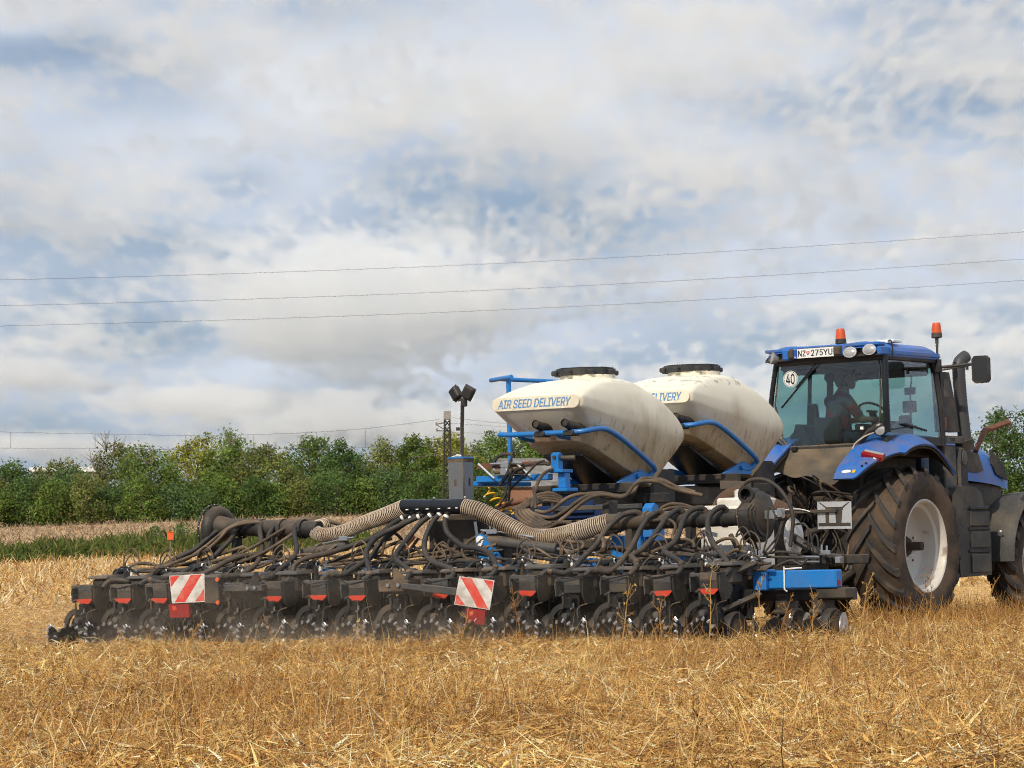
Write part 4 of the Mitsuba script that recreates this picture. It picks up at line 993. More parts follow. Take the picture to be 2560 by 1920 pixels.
def planter():
    label(PK, 'wide black and blue air seed planter with two cream tanks', 'seed planter')
    r = np.random.default_rng(3)
    RP = row_parts()
    for i, x in enumerate(ROWX):
        k = numbered(PK + '__row_unit')
        M = shift(PLANTER, x, 0, 0)
        M = shift(M, r.uniform(-.012, .012), r.uniform(-.03, .03), r.uniform(-.018, .018))
        M[:3, :3] = M[:3, :3] @ RX(r.uniform(-2.5, 2.5)) @ RZ(r.uniform(-2.5, 2.5)) @ RY(r.uniform(-1.2, 1.2))
        for name, sh in RP:
            q = f'{k}__{name.replace("__", "_")}'
            if name == 'red_flag' and i in (3, 4, 8, 10, 12, 13):
                continue
            q = numbered(q)
            scene[q] = {**sh, 'to_world': T(M)}
            if name.endswith('tines'):
                labels[q] = {'label': 'bright steel tines round the closing wheel', 'kind': 'stuff'}
    # two bent hydraulic loops over every row
    for i, x in enumerate(ROWX):
        h = r.uniform(-.02, .03)
        for a, b, top in ((.05, .26, 1.22 + h), (.07, .20, 1.15 + h)):
            y = .62
            part('hose_loop', tube([[x + a, y, .93], [x + a - .01, y, top - .10], [x + (a + b) / 2, y + .02, top], [x + b, y, top - .09], [x + b + .005, y, 1.02]], .0095, 7), 'm_brown', 60)
    for i, x in enumerate(ROWX):
        s = 1 if x < .4 else -1
        for q in range(2):
            L = r.uniform(.5, 1.5)
            y0, z0 = .58 + .06 * q, .95 + .03 * q
            pts = [[x + .19, .55, .965], [x + .19 + s * L * .3, y0, z0 + r.uniform(-.03, .05)], [x + .19 + s * L * .65, y0 + .12, z0 + r.uniform(.0, .12)], [x + .19 + s * L, y0 + .3, z0 + r.uniform(.05, .25)]]
            part('seed_hose', tube(pts, r.uniform(.014, .02), 8), 'm_brown' if q else 'm_rubber', 60)
        part('wire_loom', tube([[x - .22, -.01, .80], [x - .1, -.04, .765 + r.uniform(-.02, .01)], [x + .05, -.035, .78], [x + .2, -.01, .80]], .007, 5), 'm_ink', 60)
        part('drain_hose', tube([[x + .1, .30, .84], [x + .16, .42, .99 + r.uniform(-.03, .03)], [x + .27, .5, .97], [x + .34, .56, .88]], .012, 6), 'm_rubber', 60)
        if i % 3 == 1:
            part('cross_hose', tube([[x - .1, .62, .92], [x + .3, .7, 1.0 + r.uniform(0, .06)], [x + .7, .72, .97], [x + 1.15, .68, .93]], .012, 6), 'm_rubber', 60)
    # dark bar behind the row units, with the blue end that stands out on the right
    part('toolbar', [box(-4.45, 4.50, .72, .92, .62, .82, .012)], 'm_black')
    part('toolbar__blue_end', [box(4.66, 5.46, .72, .86, .61, .80, .012)], 'm_blue')
    part('toolbar__blue_sleeve', [box(4.50, 4.66, .66, .90, .595, .815, .012)], 'm_blue')
    part('toolbar__u_bolt', [tube([[4.86, .70, .84], [4.86, .705, .80], [4.86, .703, .60], [4.88, .72, .58]], .009, 6, smooth=False), tube([[4.86, .70, .815], [5.02, .80, .825]], .009, 6, smooth=False)], 'm_plate')
    part('toolbar__reflector', [box(5.462, 5.468, .74, .80, .63, .69, .002)], 'm_reflector')
    # parallel arms of the last row and the dark hanging brackets under the bar
    for z0, z1 in ((.80, .90), (.46, .56)):
        part('parallel_arm', [tube([[4.42, .15, z0 - .06], [4.62, .60, z1]], [.035, .035], 4, smooth=False)], 'm_black')
    for x, y, z in ((4.40, .14, .745), (4.40, .14, .56), (4.60, .60, .90), (4.62, .58, .56), (4.52, .40, .50), (4.38, .12, .68)):
        part('arm_bolt', [cyl((x, y - .05, z), (x, y - .075, z), .017, n=6)], 'm_steel')
    part('end_plate', [prism([(-.02, .46), (.34, .46), (.42, .60), (.42, .92), (.30, .96), (-.02, .78)], 4.36, 4.38, 'x')], 'm_black')
    part('cross_frame', [box(-4.3, 5.40, .95, 1.10, .48, .60, .01), box(4.7, 5.55, .92, 1.02, .48, .60, .01), box(5.2, 5.55, .75, 1.0, .50, .61, .01)], 'm_black')
    for x in np.linspace(-4.0, 4.4, 15):
        part('hanger_plate', [box(x - .02, x + .02, .55, 1.0, .42, .86, .006)], 'm_black')
    # row units of the front rank that show at the right end
    tyre, face = gauge_wheel(.20, .11)
    disc, tines = spiked_wheel()
    for x, y in ((5.33, .85), (4.85, .95)):
        k = numbered(PK + '__front_unit')
        for s, nm, ms, mt in ((1, 'gauge_wheel', [tyre], 'm_rubber'), (1, 'gauge_wheel_rim', face, 'm_brown')):
            add(nm, [move(m, (x, y, .20), RZ(-4)) for m in ms], mt, k, 40, PLANTER)
        add('shank', [box(x - .22, x - .06, y - .05, y + .2, .2, .55, .015), cyl((x - .2, y - .1, .36), (x - .05, y - .1, .36), .03)], 'm_black', k, 35, PLANTER)
        for s in (-1, 1):
            R = RZ(-s * 19) @ RY(s * 13)
            add('closing_wheel', move(disc, (x - .14 + s * .1, y - .42, .165), R), 'm_black', k, 30, PLANTER)
            labels[numbered.__name__ and f'{k}__closing_wheel_tines' + ('' if s < 0 else '_001')] = {'label': 'bright steel tines round the closing wheel', 'kind': 'stuff'}
            add('closing_wheel_tines', [move(t, (x - .14 + s * .1, y - .42, .165), R) for t in tines], 'm_steel', k, False, PLANTER)
        add('slicing_disc', [move(disc, (x + .16, y - .05, .19), RZ(12) * 1.05)], 'm_steel', k, 30, PLANTER)
    # hoses measured along their runs
    for name, hs in HOSES.items():
        for rad, mat, pts in hs:
            part(name, tube(pts, rad, 12 if rad > .025 else 8, step=.04), {'rubber': 'm_rubber', 'brown': 'm_brown'}[mat], 60)
            if name == 'vacuum_hose':
                e, g = np.array(pts[-1]), np.array(pts[-2])
                c = curve(pts, .05)
                m = c[min(len(c) - 2, 3)]
                d0 = c[min(len(c) - 1, 4)] - m
                d0 /= np.linalg.norm(d0)
                part('hose_cuff', tube([m - d0 * .012, m + d0 * .03], [.0365, .0365], 12, smooth=False), 'm_brown', 40)
                d1 = (e - g) / np.linalg.norm(e - g)
                part('hose_clamp', tube([e - d1 * .075, e - d1 * .045], [.0345, .0345], 12, smooth=False), 'm_plate' if abs(e[0] - .3) < .9 else 'm_brown', 40)
                part('manifold_spigot', [tube([e - d1 * .05, e + d1 * .08], [.029, .029], 12, smooth=False)], 'm_black', 40)
    # vacuum manifolds
    part('center_manifold', [cyl((-.13, .92, 1.615), (.30, .92, 1.603), .083, n=28)], 'm_blackgloss', 40)
    part('center_manifold', [cyl((.32, .92, 1.603), (.71, .92, 1.59), .085, n=28), cyl((.30, .92, 1.603), (.32, .92, 1.603), .078, n=28)], 'm_blackgloss', 40)
    for x in (-.02, .12, .26, .42, .56, .66):
        part('manifold_clip', [box(x - .016, x + .016, .825, .85, 1.57, 1.583, .003)], 'm_plate')
    for x in (.30, .72, .98):
        part('bolt', [sphere((x, .92, 1.70 - .01 * x), .016, 6)], 'm_steel')

    def ribbed(pts, r, pitch=.026):
        p = curve(pts, .0065)
        s = np.r_[0, np.cumsum(np.linalg.norm(np.diff(p, axis=0), axis=1))]
        w = (s / pitch) % 1
        rr = np.interp(np.linspace(0, 1, len(p)), np.linspace(0, 1, len(r)), r)
        part('ribbed_hose', tube(p, rr - .007, 22, smooth=False), 'm_brown', 60)
        # the pale wire coil of the hose, one helix
        ph = s / pitch * 2 * np.pi
        t = np.gradient(p, axis=0); t /= np.linalg.norm(t, axis=1, keepdims=True)
        a = np.cross(t, [0, 0, 1.0]); a /= np.linalg.norm(a, axis=1, keepdims=True)
        b = np.cross(t, a)
        k = int(s[-1] / pitch)
        rings = []
        for q in range(k):
            i = np.searchsorted(s, (q + .5) * pitch)
            i = min(i, len(p) - 1)
            th = np.linspace(0, 2 * np.pi, 21)
            ring = p[i] + (rr[i]) * (np.cos(th)[:, None] * a[i] + np.sin(th)[:, None] * b[i])
            rings.append(tube(ring, .0058, 4, cap=False, smooth=False))
        key = part('ribbed_hose__coils', rings, 'm_coil', 60)
        labels[key] = {'label': 'pale coils round the ribbed hose', 'kind': 'stuff'}

    ribbed([[-.10, .92, 1.612], [-.373, .95, 1.529], [-.716, 1.0, 1.447], [-1.063, 1.05, 1.355], [-1.357, 1.08, 1.321], [-1.55, 1.16, 1.36], [-1.62, 1.3, 1.42], [-1.60, 1.45, 1.44]], [.088, .092, .086, .08, .078, .082, .08])
    ribbed([[.69, .92, 1.588], [.868, .95, 1.543], [1.028, 1.0, 1.457], [1.291, 1.02, 1.329], [1.471, 1.05, 1.247], [1.68, 1.08, 1.222], [1.953, 1.1, 1.247], [2.224, 1.12, 1.304], [2.50, 1.15, 1.369]], [.09, .098, .098, .094, .088, .092, .105, .108, .10])
    part('right_manifold', [tube([[2.46, 1.14, 1.365], [2.8, 1.13, 1.37], [4.12, 1.12, 1.378]], [.088, .098, .092], 28, smooth=False)], 'm_black', 40)
    for x in (2.62, 2.95, 3.3, 3.62, 3.92):
        part('right_manifold__band', [lathe([(.094, 0), (.104, .0), (.104, .03), (.094, .03)], 26, 'x', (x, 1.125, 1.373))], 'm_black')
    part('left_manifold', [tube([[-1.5, 1.16, 1.39], [-2.85, 1.15, 1.45]], [.095, .105], 26, smooth=False), tube([[-2.80, 1.15, 1.45], [-3.10, 1.15, 1.47]], [.105, .15], 26, smooth=False)], 'm_black', 40)
    for x in (-1.75, -2.05, -2.35, -2.65):
        part('left_manifold__band', [lathe([(.106, 0), (.116, .0), (.116, .05), (.106, .05)], 26, 'x', (x, 1.15, 1.405 - .03 * (x + 1.9)))], 'm_black')
    part('manifold_stand', [box(-2.74, -2.66, 1.08, 1.2, .75, 1.32, .01)], 'm_black')
    for x in (-2.1, 2.75, 3.5):
        part('manifold_stand', [box(x - .04, x + .04, 1.08, 1.2, .75, 1.32, .01)], 'm_black')

    # vacuum fans: snail housings with their outlets
    def fan(cx, cy, cz, r, wd, side, a0):
        k = numbered(PK + '__vacuum_fan')
        th = np.radians(np.linspace(0, 300, 26))
        rad = r * (.72 + .34 * np.linspace(0, 1, 26))
        pol = [(cy - q * math.cos(t + a0), cz + q * math.sin(t + a0)) for q, t in zip(rad, th)]
        pol = [(cy, cz)] + pol if False else pol
        h = wd / 2
        body = [prism(pol, cx - h, cx + h, 'x'), prism([(cy + (y - cy) * .93, cz + (z - cz) * .93) for y, z in pol], cx - h - .025, cx + h + .025, 'x'), prism([(cy + (y - cy) * .8, cz + (z - cz) * .8) for y, z in pol], cx - h - .04, cx + h + .04, 'x')]
        add('housing', body, 'm_black', k, 30, PLANTER)
        add('rim_flange', [prism([(cy + (y - cy) * 1.05, cz + (z - cz) * 1.05) for y, z in pol], cx + side * h * .9 - .006, cx + side * h * .9 + .006, 'x')], 'm_brown', k, 30, PLANTER)
        for y, z in pol[::3]:
            add('rim_bolt', [sphere((cx + side * h * .9, cy + (y - cy) * 1.03, cz + (z - cz) * 1.03), .009, 6)], 'm_steel', k, 30, PLANTER)
        return k

    k = fan(4.32, 1.14, 1.395, .31, .13, -1, math.radians(70))
    add('dome', [lathe([(.25, .05), (.235, .085), (.19, .115), (.11, .13), (.0, .132)], 36, 'x', (4.32, 1.14, 1.40)), lathe([(.25, -.05), (.23, -.09), (.16, -.125), (.10, -.15), (.092, -.22)], 36, 'x', (4.32, 1.14, 1.395))], 'm_black', k, 50, PLANTER)
    add('outlet', [lathe([(.062, .0), (.092, .0), (.092, .018), (.072, .02), (.072, .22)], 28, 'y', (4.30, .93, 1.615)), ], 'm_black', k, 30, PLANTER)
    add('outlet_mouth', [lathe([(.0, .10), (.062, .10), (.064, .0)], 28, 'y', (4.30, .932, 1.615))], 'm_ink', k, 30, PLANTER)
    add('fan_motor', [box(4.45, 4.57, 1.05, 1.16, 1.34, 1.44, .01), cyl((4.5, 1.1, 1.39), (4.66, 1.1, 1.39), .04, n=12), box(4.60, 4.66, 1.06, 1.14, 1.36, 1.46, .006)], 'm_steel', k, 35, PLANTER)
    for j in range(9):
        t = j / 9 * 6.283
        add('cooling_fin', [box(-.004, .004, .05, .12, -.02, .02, .002, RX(math.degrees(t)), (4.415, 1.14 + .12 * math.cos(t), 1.40 + .12 * math.sin(t)))], 'm_black', k, 30, PLANTER)
    # left fan: an open scroll bent over the pipe
    k = numbered(PK + '__vacuum_fan')
    C = np.array([-3.04, 1.22, 1.405])
    th = np.radians(np.linspace(262, 6, 30))
    path = [C + [0, -.215 * math.cos(math.pi - t), .215 * math.sin(t)] for t in th]
    add('housing', [tube(path, np.linspace(.065, .098, 30), 20, smooth=False), tube([[-3.06, 1.22, 1.42], [-2.96, 1.20, 1.43], [-2.80, 1.15, 1.455]], [.17, .14, .105], 24, smooth=False)], 'm_black', k, 60, PLANTER)
    e0 = path[-1]
    add('outlet_mouth', [tube([e0 + [0, -.002, .004], e0 + [0, .018, -.034]], [.106, .106], 22, smooth=False)], 'm_black', k, 40, PLANTER)
    rim = [C + [-.055, .315 * math.cos(t), .315 * math.sin(t)] for t in np.radians(np.linspace(258, 62, 30))]
    add('rim_flange', [tube(rim, .013, 6, smooth=False)], 'm_black', k, 60, PLANTER)
    for q in rim[1::3]:
        add('rim_bolt', [sphere(q + np.array([.01, -.012, .004]), .009, 6)], 'm_steel', k, 30, PLANTER)
    th = np.linspace(0, 6.283, 9)[:-1]
    for t in th:
        add('inlet_bolt', [sphere([-2.965, 1.20 + .142 * math.cos(t), 1.43 + .142 * math.sin(t)], .008, 6)], 'm_steel', k, 30, PLANTER)

    # folding cylinders, fittings and blue wing hinge
    part('fold_cylinder', [cyl((.93, 1.0, 1.215), (1.84, 1.0, 1.09), .062, n=22), cyl((1.84, 1.0, 1.09), (1.88, 1.0, 1.085), .066, n=22)], 'm_gray', 40)
    part('fold_cylinder__rod', [cyl((1.85, 1.0, 1.09), (2.42, 1.0, 1.02), .022, n=14)], 'm_steel', 40)
    part('fold_cylinder', [cyl((-1.62, 1.0, 1.115), (-.98, 1.0, 1.19), .06, n=22)], 'm_gray', 40)
    part('fold_cylinder__rod', [cyl((-2.2, 1.0, 1.02), (-1.62, 1.0, 1.11), .022, n=14)], 'm_steel', 40)
    part('hydraulic_valve', [box(.98, 1.12, .93, .99, 1.275, 1.33, .006), cyl((1.12, .96, 1.30), (1.55, .96, 1.235), .010, n=8), cyl((.90, .96, 1.32), (.98, .96, 1.31), .014, n=8), cyl((1.02, .96, 1.33), (1.02, .96, 1.37), .010, n=6), cyl((1.07, .96, 1.33), (1.07, .96, 1.37), .010, n=6), cyl((1.5, .96, 1.24), (1.6, .96, 1.222), .016, n=8)], 'm_steel')
    part('hydraulic_valve', [box(-1.06, -.94, .93, .99, 1.245, 1.30, .006), cyl((-1.06, .96, 1.26), (-1.42, .96, 1.20), .010, n=8), cyl((-.94, .96, 1.275), (-.86, .96, 1.28), .014, n=8)], 'm_steel')
    part('wing_hinge', [prism([(.86, 1.25), (.92, 1.28), (.98, 1.25), (1.25, .93), (1.22, .84), (.98, .84), (.86, 1.0)], .90, .95, 'y')], 'm_blue')
    part('wing_hinge__pin_plate', [prism(arc(.925, 1.21, .05, 0, 180, 10) + [(.93, 1.08), (.915, 1.08)], .885, .90, 'y'), cyl((.925, .87, 1.21), (.925, .9, 1.21), .028)], 'm_plate')
    part('wing_hinge__pin_bush', [lathe([(.01, 0), (.035, .0), (.045, .02), (.035, .04), (.045, .06), (.035, .08), (.01, .08)], 16, 'x', (1.17, .93, .96))], 'm_brown')
    part('blue_strut', [tube([[.30, 1.3, 1.10], [.62, 1.3, 1.27]], .05, 4, smooth=False)], 'm_blue')
    part('blue_strut', [box(2.36, 2.52, 1.35, 1.5, .72, 1.22, .01)], 'm_blue')
    for x in (-1.35, -.75, 1.3, 2.2, 3.45):
        part('hinge_plate', [box(x, x + .2, .95, 1.02, .84, .98, .01)], 'm_blue')
    for x in (-2.0, 2.0, 2.45, 1.0, 1.55, -1.3, -.5, 3.1):
        part('white_lever', [trimesh.convex.convex_hull(np.array([[x, .93, 1.0], [x + .11, .93, 1.03], [x + .09, .93, .985], [x, .94, .985], [x + .1, .94, 1.0]]))], 'm_plate')

    # centre carriage under the manifold and the tanks: dark plates, beams, axle and carrying wheels
    part('carriage', [box(.22, 1.0, 1.25, 1.45, .70, 1.52, .02), box(.02, .10, 1.2, 1.6, .6, 1.45, .01), box(.1, 1.1, 1.5, 9.0, .62, .92, .02), box(-.1, 1.5, 2.6, 2.8, 1.0, 1.2, .02), box(-.2, 1.4, 5.9, 6.1, .9, 1.2, .02)], 'm_black')
    part('carriage__white_strut', [tube([[.72, 1.2, 1.02], [.66, 1.2, 1.42]], .02, 4, smooth=False)], 'm_plate')
    part('rust_bracket', [tube([[-.25, .88, 1.02], [.02, .9, 1.28]], .035, 4, smooth=False), tube([[-.13, .86, 1.0], [.10, .88, 1.25]], .02, 4, smooth=False)], 'm_rust')
    for x in (-.9, 2.1):
        t2, f2 = gauge_wheel(.52, .36)
        part('carrying_wheel', move(t2, (x, 3.9, .50)), 'm_tyre', 40)
        part('carrying_wheel__rim', [move(m, (x, 3.9, .50)) for m in f2], 'm_rim', 40)
    part('carriage__axle', [cyl((-.9, 3.9, .5), (2.1, 3.9, .5), .07)], 'm_black')

    # electric box, mast and work lamps
    bx0, bx1, by0, by1 = .375, .585, 1.10, 1.31
    part('control_box', [box(bx0, bx1, by0, by1, 1.66, 2.14, .008)], 'm_boxsteel')
    part('control_box__lid', [box(bx0 - .006, bx1 + .006, by0 - .006, by1 + .006, 2.14, 2.158, .004)], 'm_blue')
    part('control_box__edge_strip', [box(bx0 - .003, bx1 + .003, by0 - .003, by1 + .003, 2.10, 2.139, .002), box(bx1 - .01, bx1 + .004, by0 - .004, by0 + .012, 1.66, 2.10, .002)], 'm_brown')
    part('control_box__slot', [box(.455, .487, by0 - .005, by0 + .01, 1.83, 1.91, .004)], 'm_brown')
    part('control_box__slot', [box(bx1 - .01, bx1 + .004, 1.20, 1.235, 1.83, 1.92, .004)], 'm_ink')
    part('control_box__fitting', [sphere((.50, 1.12, 2.175), .018, 6), sphere((.535, 1.12, 2.172), .014, 6), cyl((.42, 1.12, 2.165), (.49, 1.12, 2.175), .006, n=6)], 'm_plate')
    part('lamp_mast', [tube([[.505, 1.2, 2.15], [.515, 1.2, 2.52], [.53, 1.2, 2.80]], .026, 4, smooth=False), box(.53, .58, 1.17, 1.23, 2.73, 2.81, .008), box(.44, .475, 1.18, 1.22, 2.46, 2.50, .005)], 'm_black')
    for s in (-1, 1):
        R = RY(s * 32) @ RZ(s * 15)
        c = np.array([.525 + s * .085, 1.2, 2.885])
        part('work_lamp', [box(-.065, .065, -.045, .05, -.075, .075, .02, R, c), box(-.07, .07, -.052, -.04, -.08, .08, .008, R, c + [0, 0, 0])], 'm_black')
        part('work_lamp__bracket', [cyl(c + [-s * .03, 0, -.085], (.525, 1.2, 2.82), .012, n=8)], 'm_brown')

    # warning signs with their reflectors and arms
    for side, q, rq in (('left', [[-2.568, -.3, .894], [-2.056, -.3, .910], [-2.049, -.3, .589], [-2.533, -.3, .579]], [[-2.606, -.28, .571], [-2.306, -.28, .574], [-2.300, -.28, .415], [-2.575, -.28, .414]]),
                        ('right', [[1.54, -.45, .820], [1.99, -.45, .769], [1.92, -.45, .455], [1.466, -.45, .519]], [[1.61, -.43, .475], [1.851, -.43, .452], [1.832, -.43, .294], [1.591, -.43, .316]])):
        k = part('warning_sign', plate(q, .006), 'm_signwhite', False)
        labels[k] = {'label': f'red and white striped warning sign on the {side}'}
        if side == 'left':
            st = [[(.02, .98), (.30, .98), (.02, .58)], [(.62, .98), (.93, .98), (.40, .02), (.08, .02)], [(.98, .47), (.98, .03), (.70, .03)]]
        else:
            st = [[(.02, .02), (.32, .02), (.02, .38)], [(.05, .975), (.36, .975), (.97, .02), (.65, .02)], [(.70, .975), (.98, .975), (.98, .60)]]
        for s in st:
            part('stripe', patch_on(q, s, .0025), 'm_signred', False, parent=k)
        for u, v in ((.05, .94), (.95, .94), (.05, .06), (.95, .06)):
            part('rivet', [sphere(on_quad(q, [(u, v)], .003)[0], .006, 6)], 'm_steel', parent=k)
        k2 = part('red_reflector', plate(rq, .03), 'm_reflector', False)
        part('lens', patch_on(rq, [(.28 + .12 * math.cos(t), .70 + .18 * math.sin(t)) for t in np.linspace(0, 6.28, 12, endpoint=False)], .003), 'm_red', False, parent=k2)
    part('sign_arm', [box(-.62, 0, -.03, .03, -.04, .04, .006, RY(5) @ RZ(-16), (1.18, -.28, .675)), box(0, .62, -.02, .02, -.032, .032, .006, RY(5) @ RZ(-16), (.85, -.19, .70))], 'm_gray')
    part('sign_arm__bracket', [box(.22, .62, -.09, -.075, .665, .79, .006), prism([(.42, .78), (.42, .92), (.47, .92), (.56, .84), (.58, .78)], -.09, -.08, 'y')], 'm_brown')
    part('sign_arm', [box(-2.02, -1.32, -.20, -.13, .70, .775, .006)], 'm_gray')
    part('sign_arm__bracket', [box(-2.06, -1.86, -.30, -.27, .57, .87, .006)], 'm_black')
    part('sign_arm__bracket', [prism([(-1.50, .77), (-1.40, .92), (-1.36, .92), (-1.34, .77)], -.21, -.2, 'y')], 'm_black')
    for x, y, z in ((.36, -.10, .735), (.50, -.10, .735), (-1.50, -.21, .735), (-1.40, -.21, .74)):
        part('sign_arm__bolt', [cyl((x, y, z), (x, y - .02, z), .022, n=8)], 'm_steel')
    for z in (.58, .84):
        part('side_reflector', [cyl((-1.86, -.305, z), (-1.86, -.32, z), .024, n=12)], 'm_orange')

    # blue toe rails over the box (dark channel between the rows)
    for a, b in ((-1.1, 1.35), (-1.35, -1.1)):
        pass

    tanks()
    # white liquid tank behind the right manifold
    part('liquid_tank', [box(3.30, 3.98, 1.65, 2.2, .80, 1.52, .06), box(3.5, 4.0, 1.7, 2.2, 1.48, 1.60, .05)], 'm_whitetank', 40)
    part('liquid_tank__neck', [cyl((3.78, 1.9, 1.58), (3.78, 1.9, 1.68), .13, n=24), cyl((3.78, 1.9, 1.66), (3.78, 1.9, 1.69), .115, n=24)], 'm_whitetank', 40)
    part('liquid_tank__strap', [tube([[3.72, 1.62, 1.2], [3.9, 1.62, .85]], .03, 4, smooth=False), tube([[3.95, 1.62, 1.25], [4.1, 1.62, .85]], .03, 4, smooth=False)], 'm_black')
    part('marker_disc', [lathe([(.0, .02), (.10, .03), (.20, .0), (.215, -.02), (.20, -.01), (0, .0)], 36, 'x', (4.55, 1.55, 1.15))], 'm_rim', 40)
    part('marker_arm', [box(4.35, 5.4, 1.45, 1.6, .85, .95, .01), tube([[4.55, 1.5, 1.15], [4.9, 1.5, .95], [5.2, 1.4, .9]], .05, 8)], 'm_black')
    # bare metal plate on its black bracket
    q = [[4.857, 1.5, 1.520], [5.262, 1.5, 1.513], [5.262, 1.5, 1.222], [4.857, 1.5, 1.228]]
    k = part('sign_holder', plate(q, .004), 'm_alu', False)
    part('bracket', [patch_on(q, [(.02, .99), (.12, .99), (.40, .70), (.40, .40), (.25, .20), (.02, .2), (.02, .1), (.9, .1), (.98, .2)][0:0] or [(.30, .80), (.74, .80), (.74, .02), (.60, .02), (.60, .74), (.30, .74)], .004)] if False else
         [patch_on(q, s, .005) for s in ([(.03, .99), (.10, .96), (.36, .72), (.28, .72)], [(.97, .99), (.90, .96), (.64, .72), (.72, .72)], [(.24, .80), (.76, .80), (.76, .70), (.24, .70)], [(.52, .72), (.74, .72), (.70, .2), (.55, .2)], [(.24, .72), (.34, .72), (.34, .22), (.24, .22)], [(.03, .22), (.97, .22), (.97, .10), (.03, .10)])], 'm_black', False, parent=k)
    part('bracket', [box(4.45, 5.1, 1.46, 1.49, 1.40, 1.435, .004)], 'm_black', parent=k)
    part('cable', [tube([[4.5, 1.44, 1.445], [4.62, 1.44, 1.45], [4.72, 1.44, 1.44], [4.8, 1.44, 1.415]], .006, 5)], 'm_plate', parent=k)
    part('terminal', [box(5.2, 5.26, 1.2, 1.3, .86, .93, .006), box(5.0, 5.12, 1.22, 1.27, .95, 1.0, .006), cyl((5.0, 1.24, .93), (4.78, 1.24, .935), .014), cyl((5.03, 1.24, 1.0), (5.03, 1.24, 1.06), .012), cyl((5.09, 1.24, 1.0), (5.09, 1.24, 1.05), .012), cyl((5.0, 1.24, .88), (4.75, 1.24, .885), .012)], 'm_steel')


def tank_mesh(cx, y0):
    L = [  # half width, rear, front, z at rear, z at front, corner radius
        (.38, .42, 2.00, 2.30, 1.70, .20), (.47, .33, 2.18, 2.40, 1.86, .28), (.56, .17, 2.36, 2.56, 2.12, .32), (.615, .03, 2.47, 2.675, 2.30, .16), (.63, .0, 2.50, 2.715, 2.36, .10),
        (.63, .0, 2.50, 2.865, 2.50, .10), (.615, .05, 2.46, 2.905, 2.585, .17), (.585, .17, 2.33, 2.975, 2.765, .30), (.54, .38, 2.10, 3.04, 2.925, .38), (.47, .62, 1.84, 3.075, 3.035, .42), (.40, .80, 1.60, 3.095, 3.085, .36), (.33, .87, 1.53, 3.105, 3.10, .32), (.33, .87, 1.53, 3.15, 3.15, .32)]
    L = np.array(L)
    s = np.arange(len(L))
    from scipy.interpolate import PchipInterpolator
    f = PchipInterpolator(s, L)
    V = []
    n = 64
    q = np.linspace(0, len(L) - 1, 61)
    S = f(q)
    S = np.vstack([S[:2], np.array([S[max(0, i - 2):i + 3].mean(0) for i in range(2, len(S) - 14)]), S[-14:]])
    for row in S:
        hx, ya, yb, za, zb, cr = row
        hy, cy = (yb - ya) / 2, (ya + yb) / 2
        cr = min(cr, hx * .98, hy * .98)
        pts = []
        for k, (sx, sy) in enumerate(((1, 1), (-1, 1), (-1, -1), (1, -1))):
            for a in np.radians(np.linspace(90 * k, 90 * k + 90, n // 4)):
                pts.append([sx * (hx - cr) + cr * math.cos(a), cy + sy * (hy - cr) + cr * math.sin(a)])
        pts = np.array(pts)
        z = za + (zb - za) * (pts[:, 1] - ya) / (yb - ya)
        V.append(np.column_stack([pts[:, 0] + cx, pts[:, 1] + y0, z]))
    V = np.array(V)
    # soften the moulded shell, except for the flat band of the rear face
    from scipy.ndimage import gaussian_filter1d
    soft = gaussian_filter1d(gaussian_filter1d(V, 4.5, axis=0, mode='nearest'), 1.6, axis=1, mode='wrap')
    band = np.exp(-((V[..., 2] - 2.79) / .10) ** 4) * np.clip(1 - (V[..., 1] - y0) / .30, 0, 1)
    top = np.clip((V[..., 2] - 3.0) / .06, 0, 1)
    keep = np.maximum(band, top)[..., None]
    V = V * keep + soft * (1 - keep)
    k = len(V)
    i, j = np.meshgrid(np.arange(k - 1), np.arange(n), indexing='ij')
    F = np.stack([i * n + j, i * n + (j + 1) % n, (i + 1) * n + (j + 1) % n, (i + 1) * n + j], -1).reshape(-1, 4)
    F = np.vstack([F[:, [0, 1, 2]], F[:, [0, 2, 3]]])
    v = np.vstack([V.reshape(-1, 3), V[0].mean(0)[None], V[-1].mean(0)[None]])
    jj = np.arange(n)
    F = np.vstack([F, np.stack([jj * 0 + k * n, (jj + 1) % n, jj], 1), np.stack([jj * 0 + k * n + 1, (k - 1) * n + jj, (k - 1) * n + (jj + 1) % n], 1)])
    return trimesh.Trimesh(v, F, process=False)


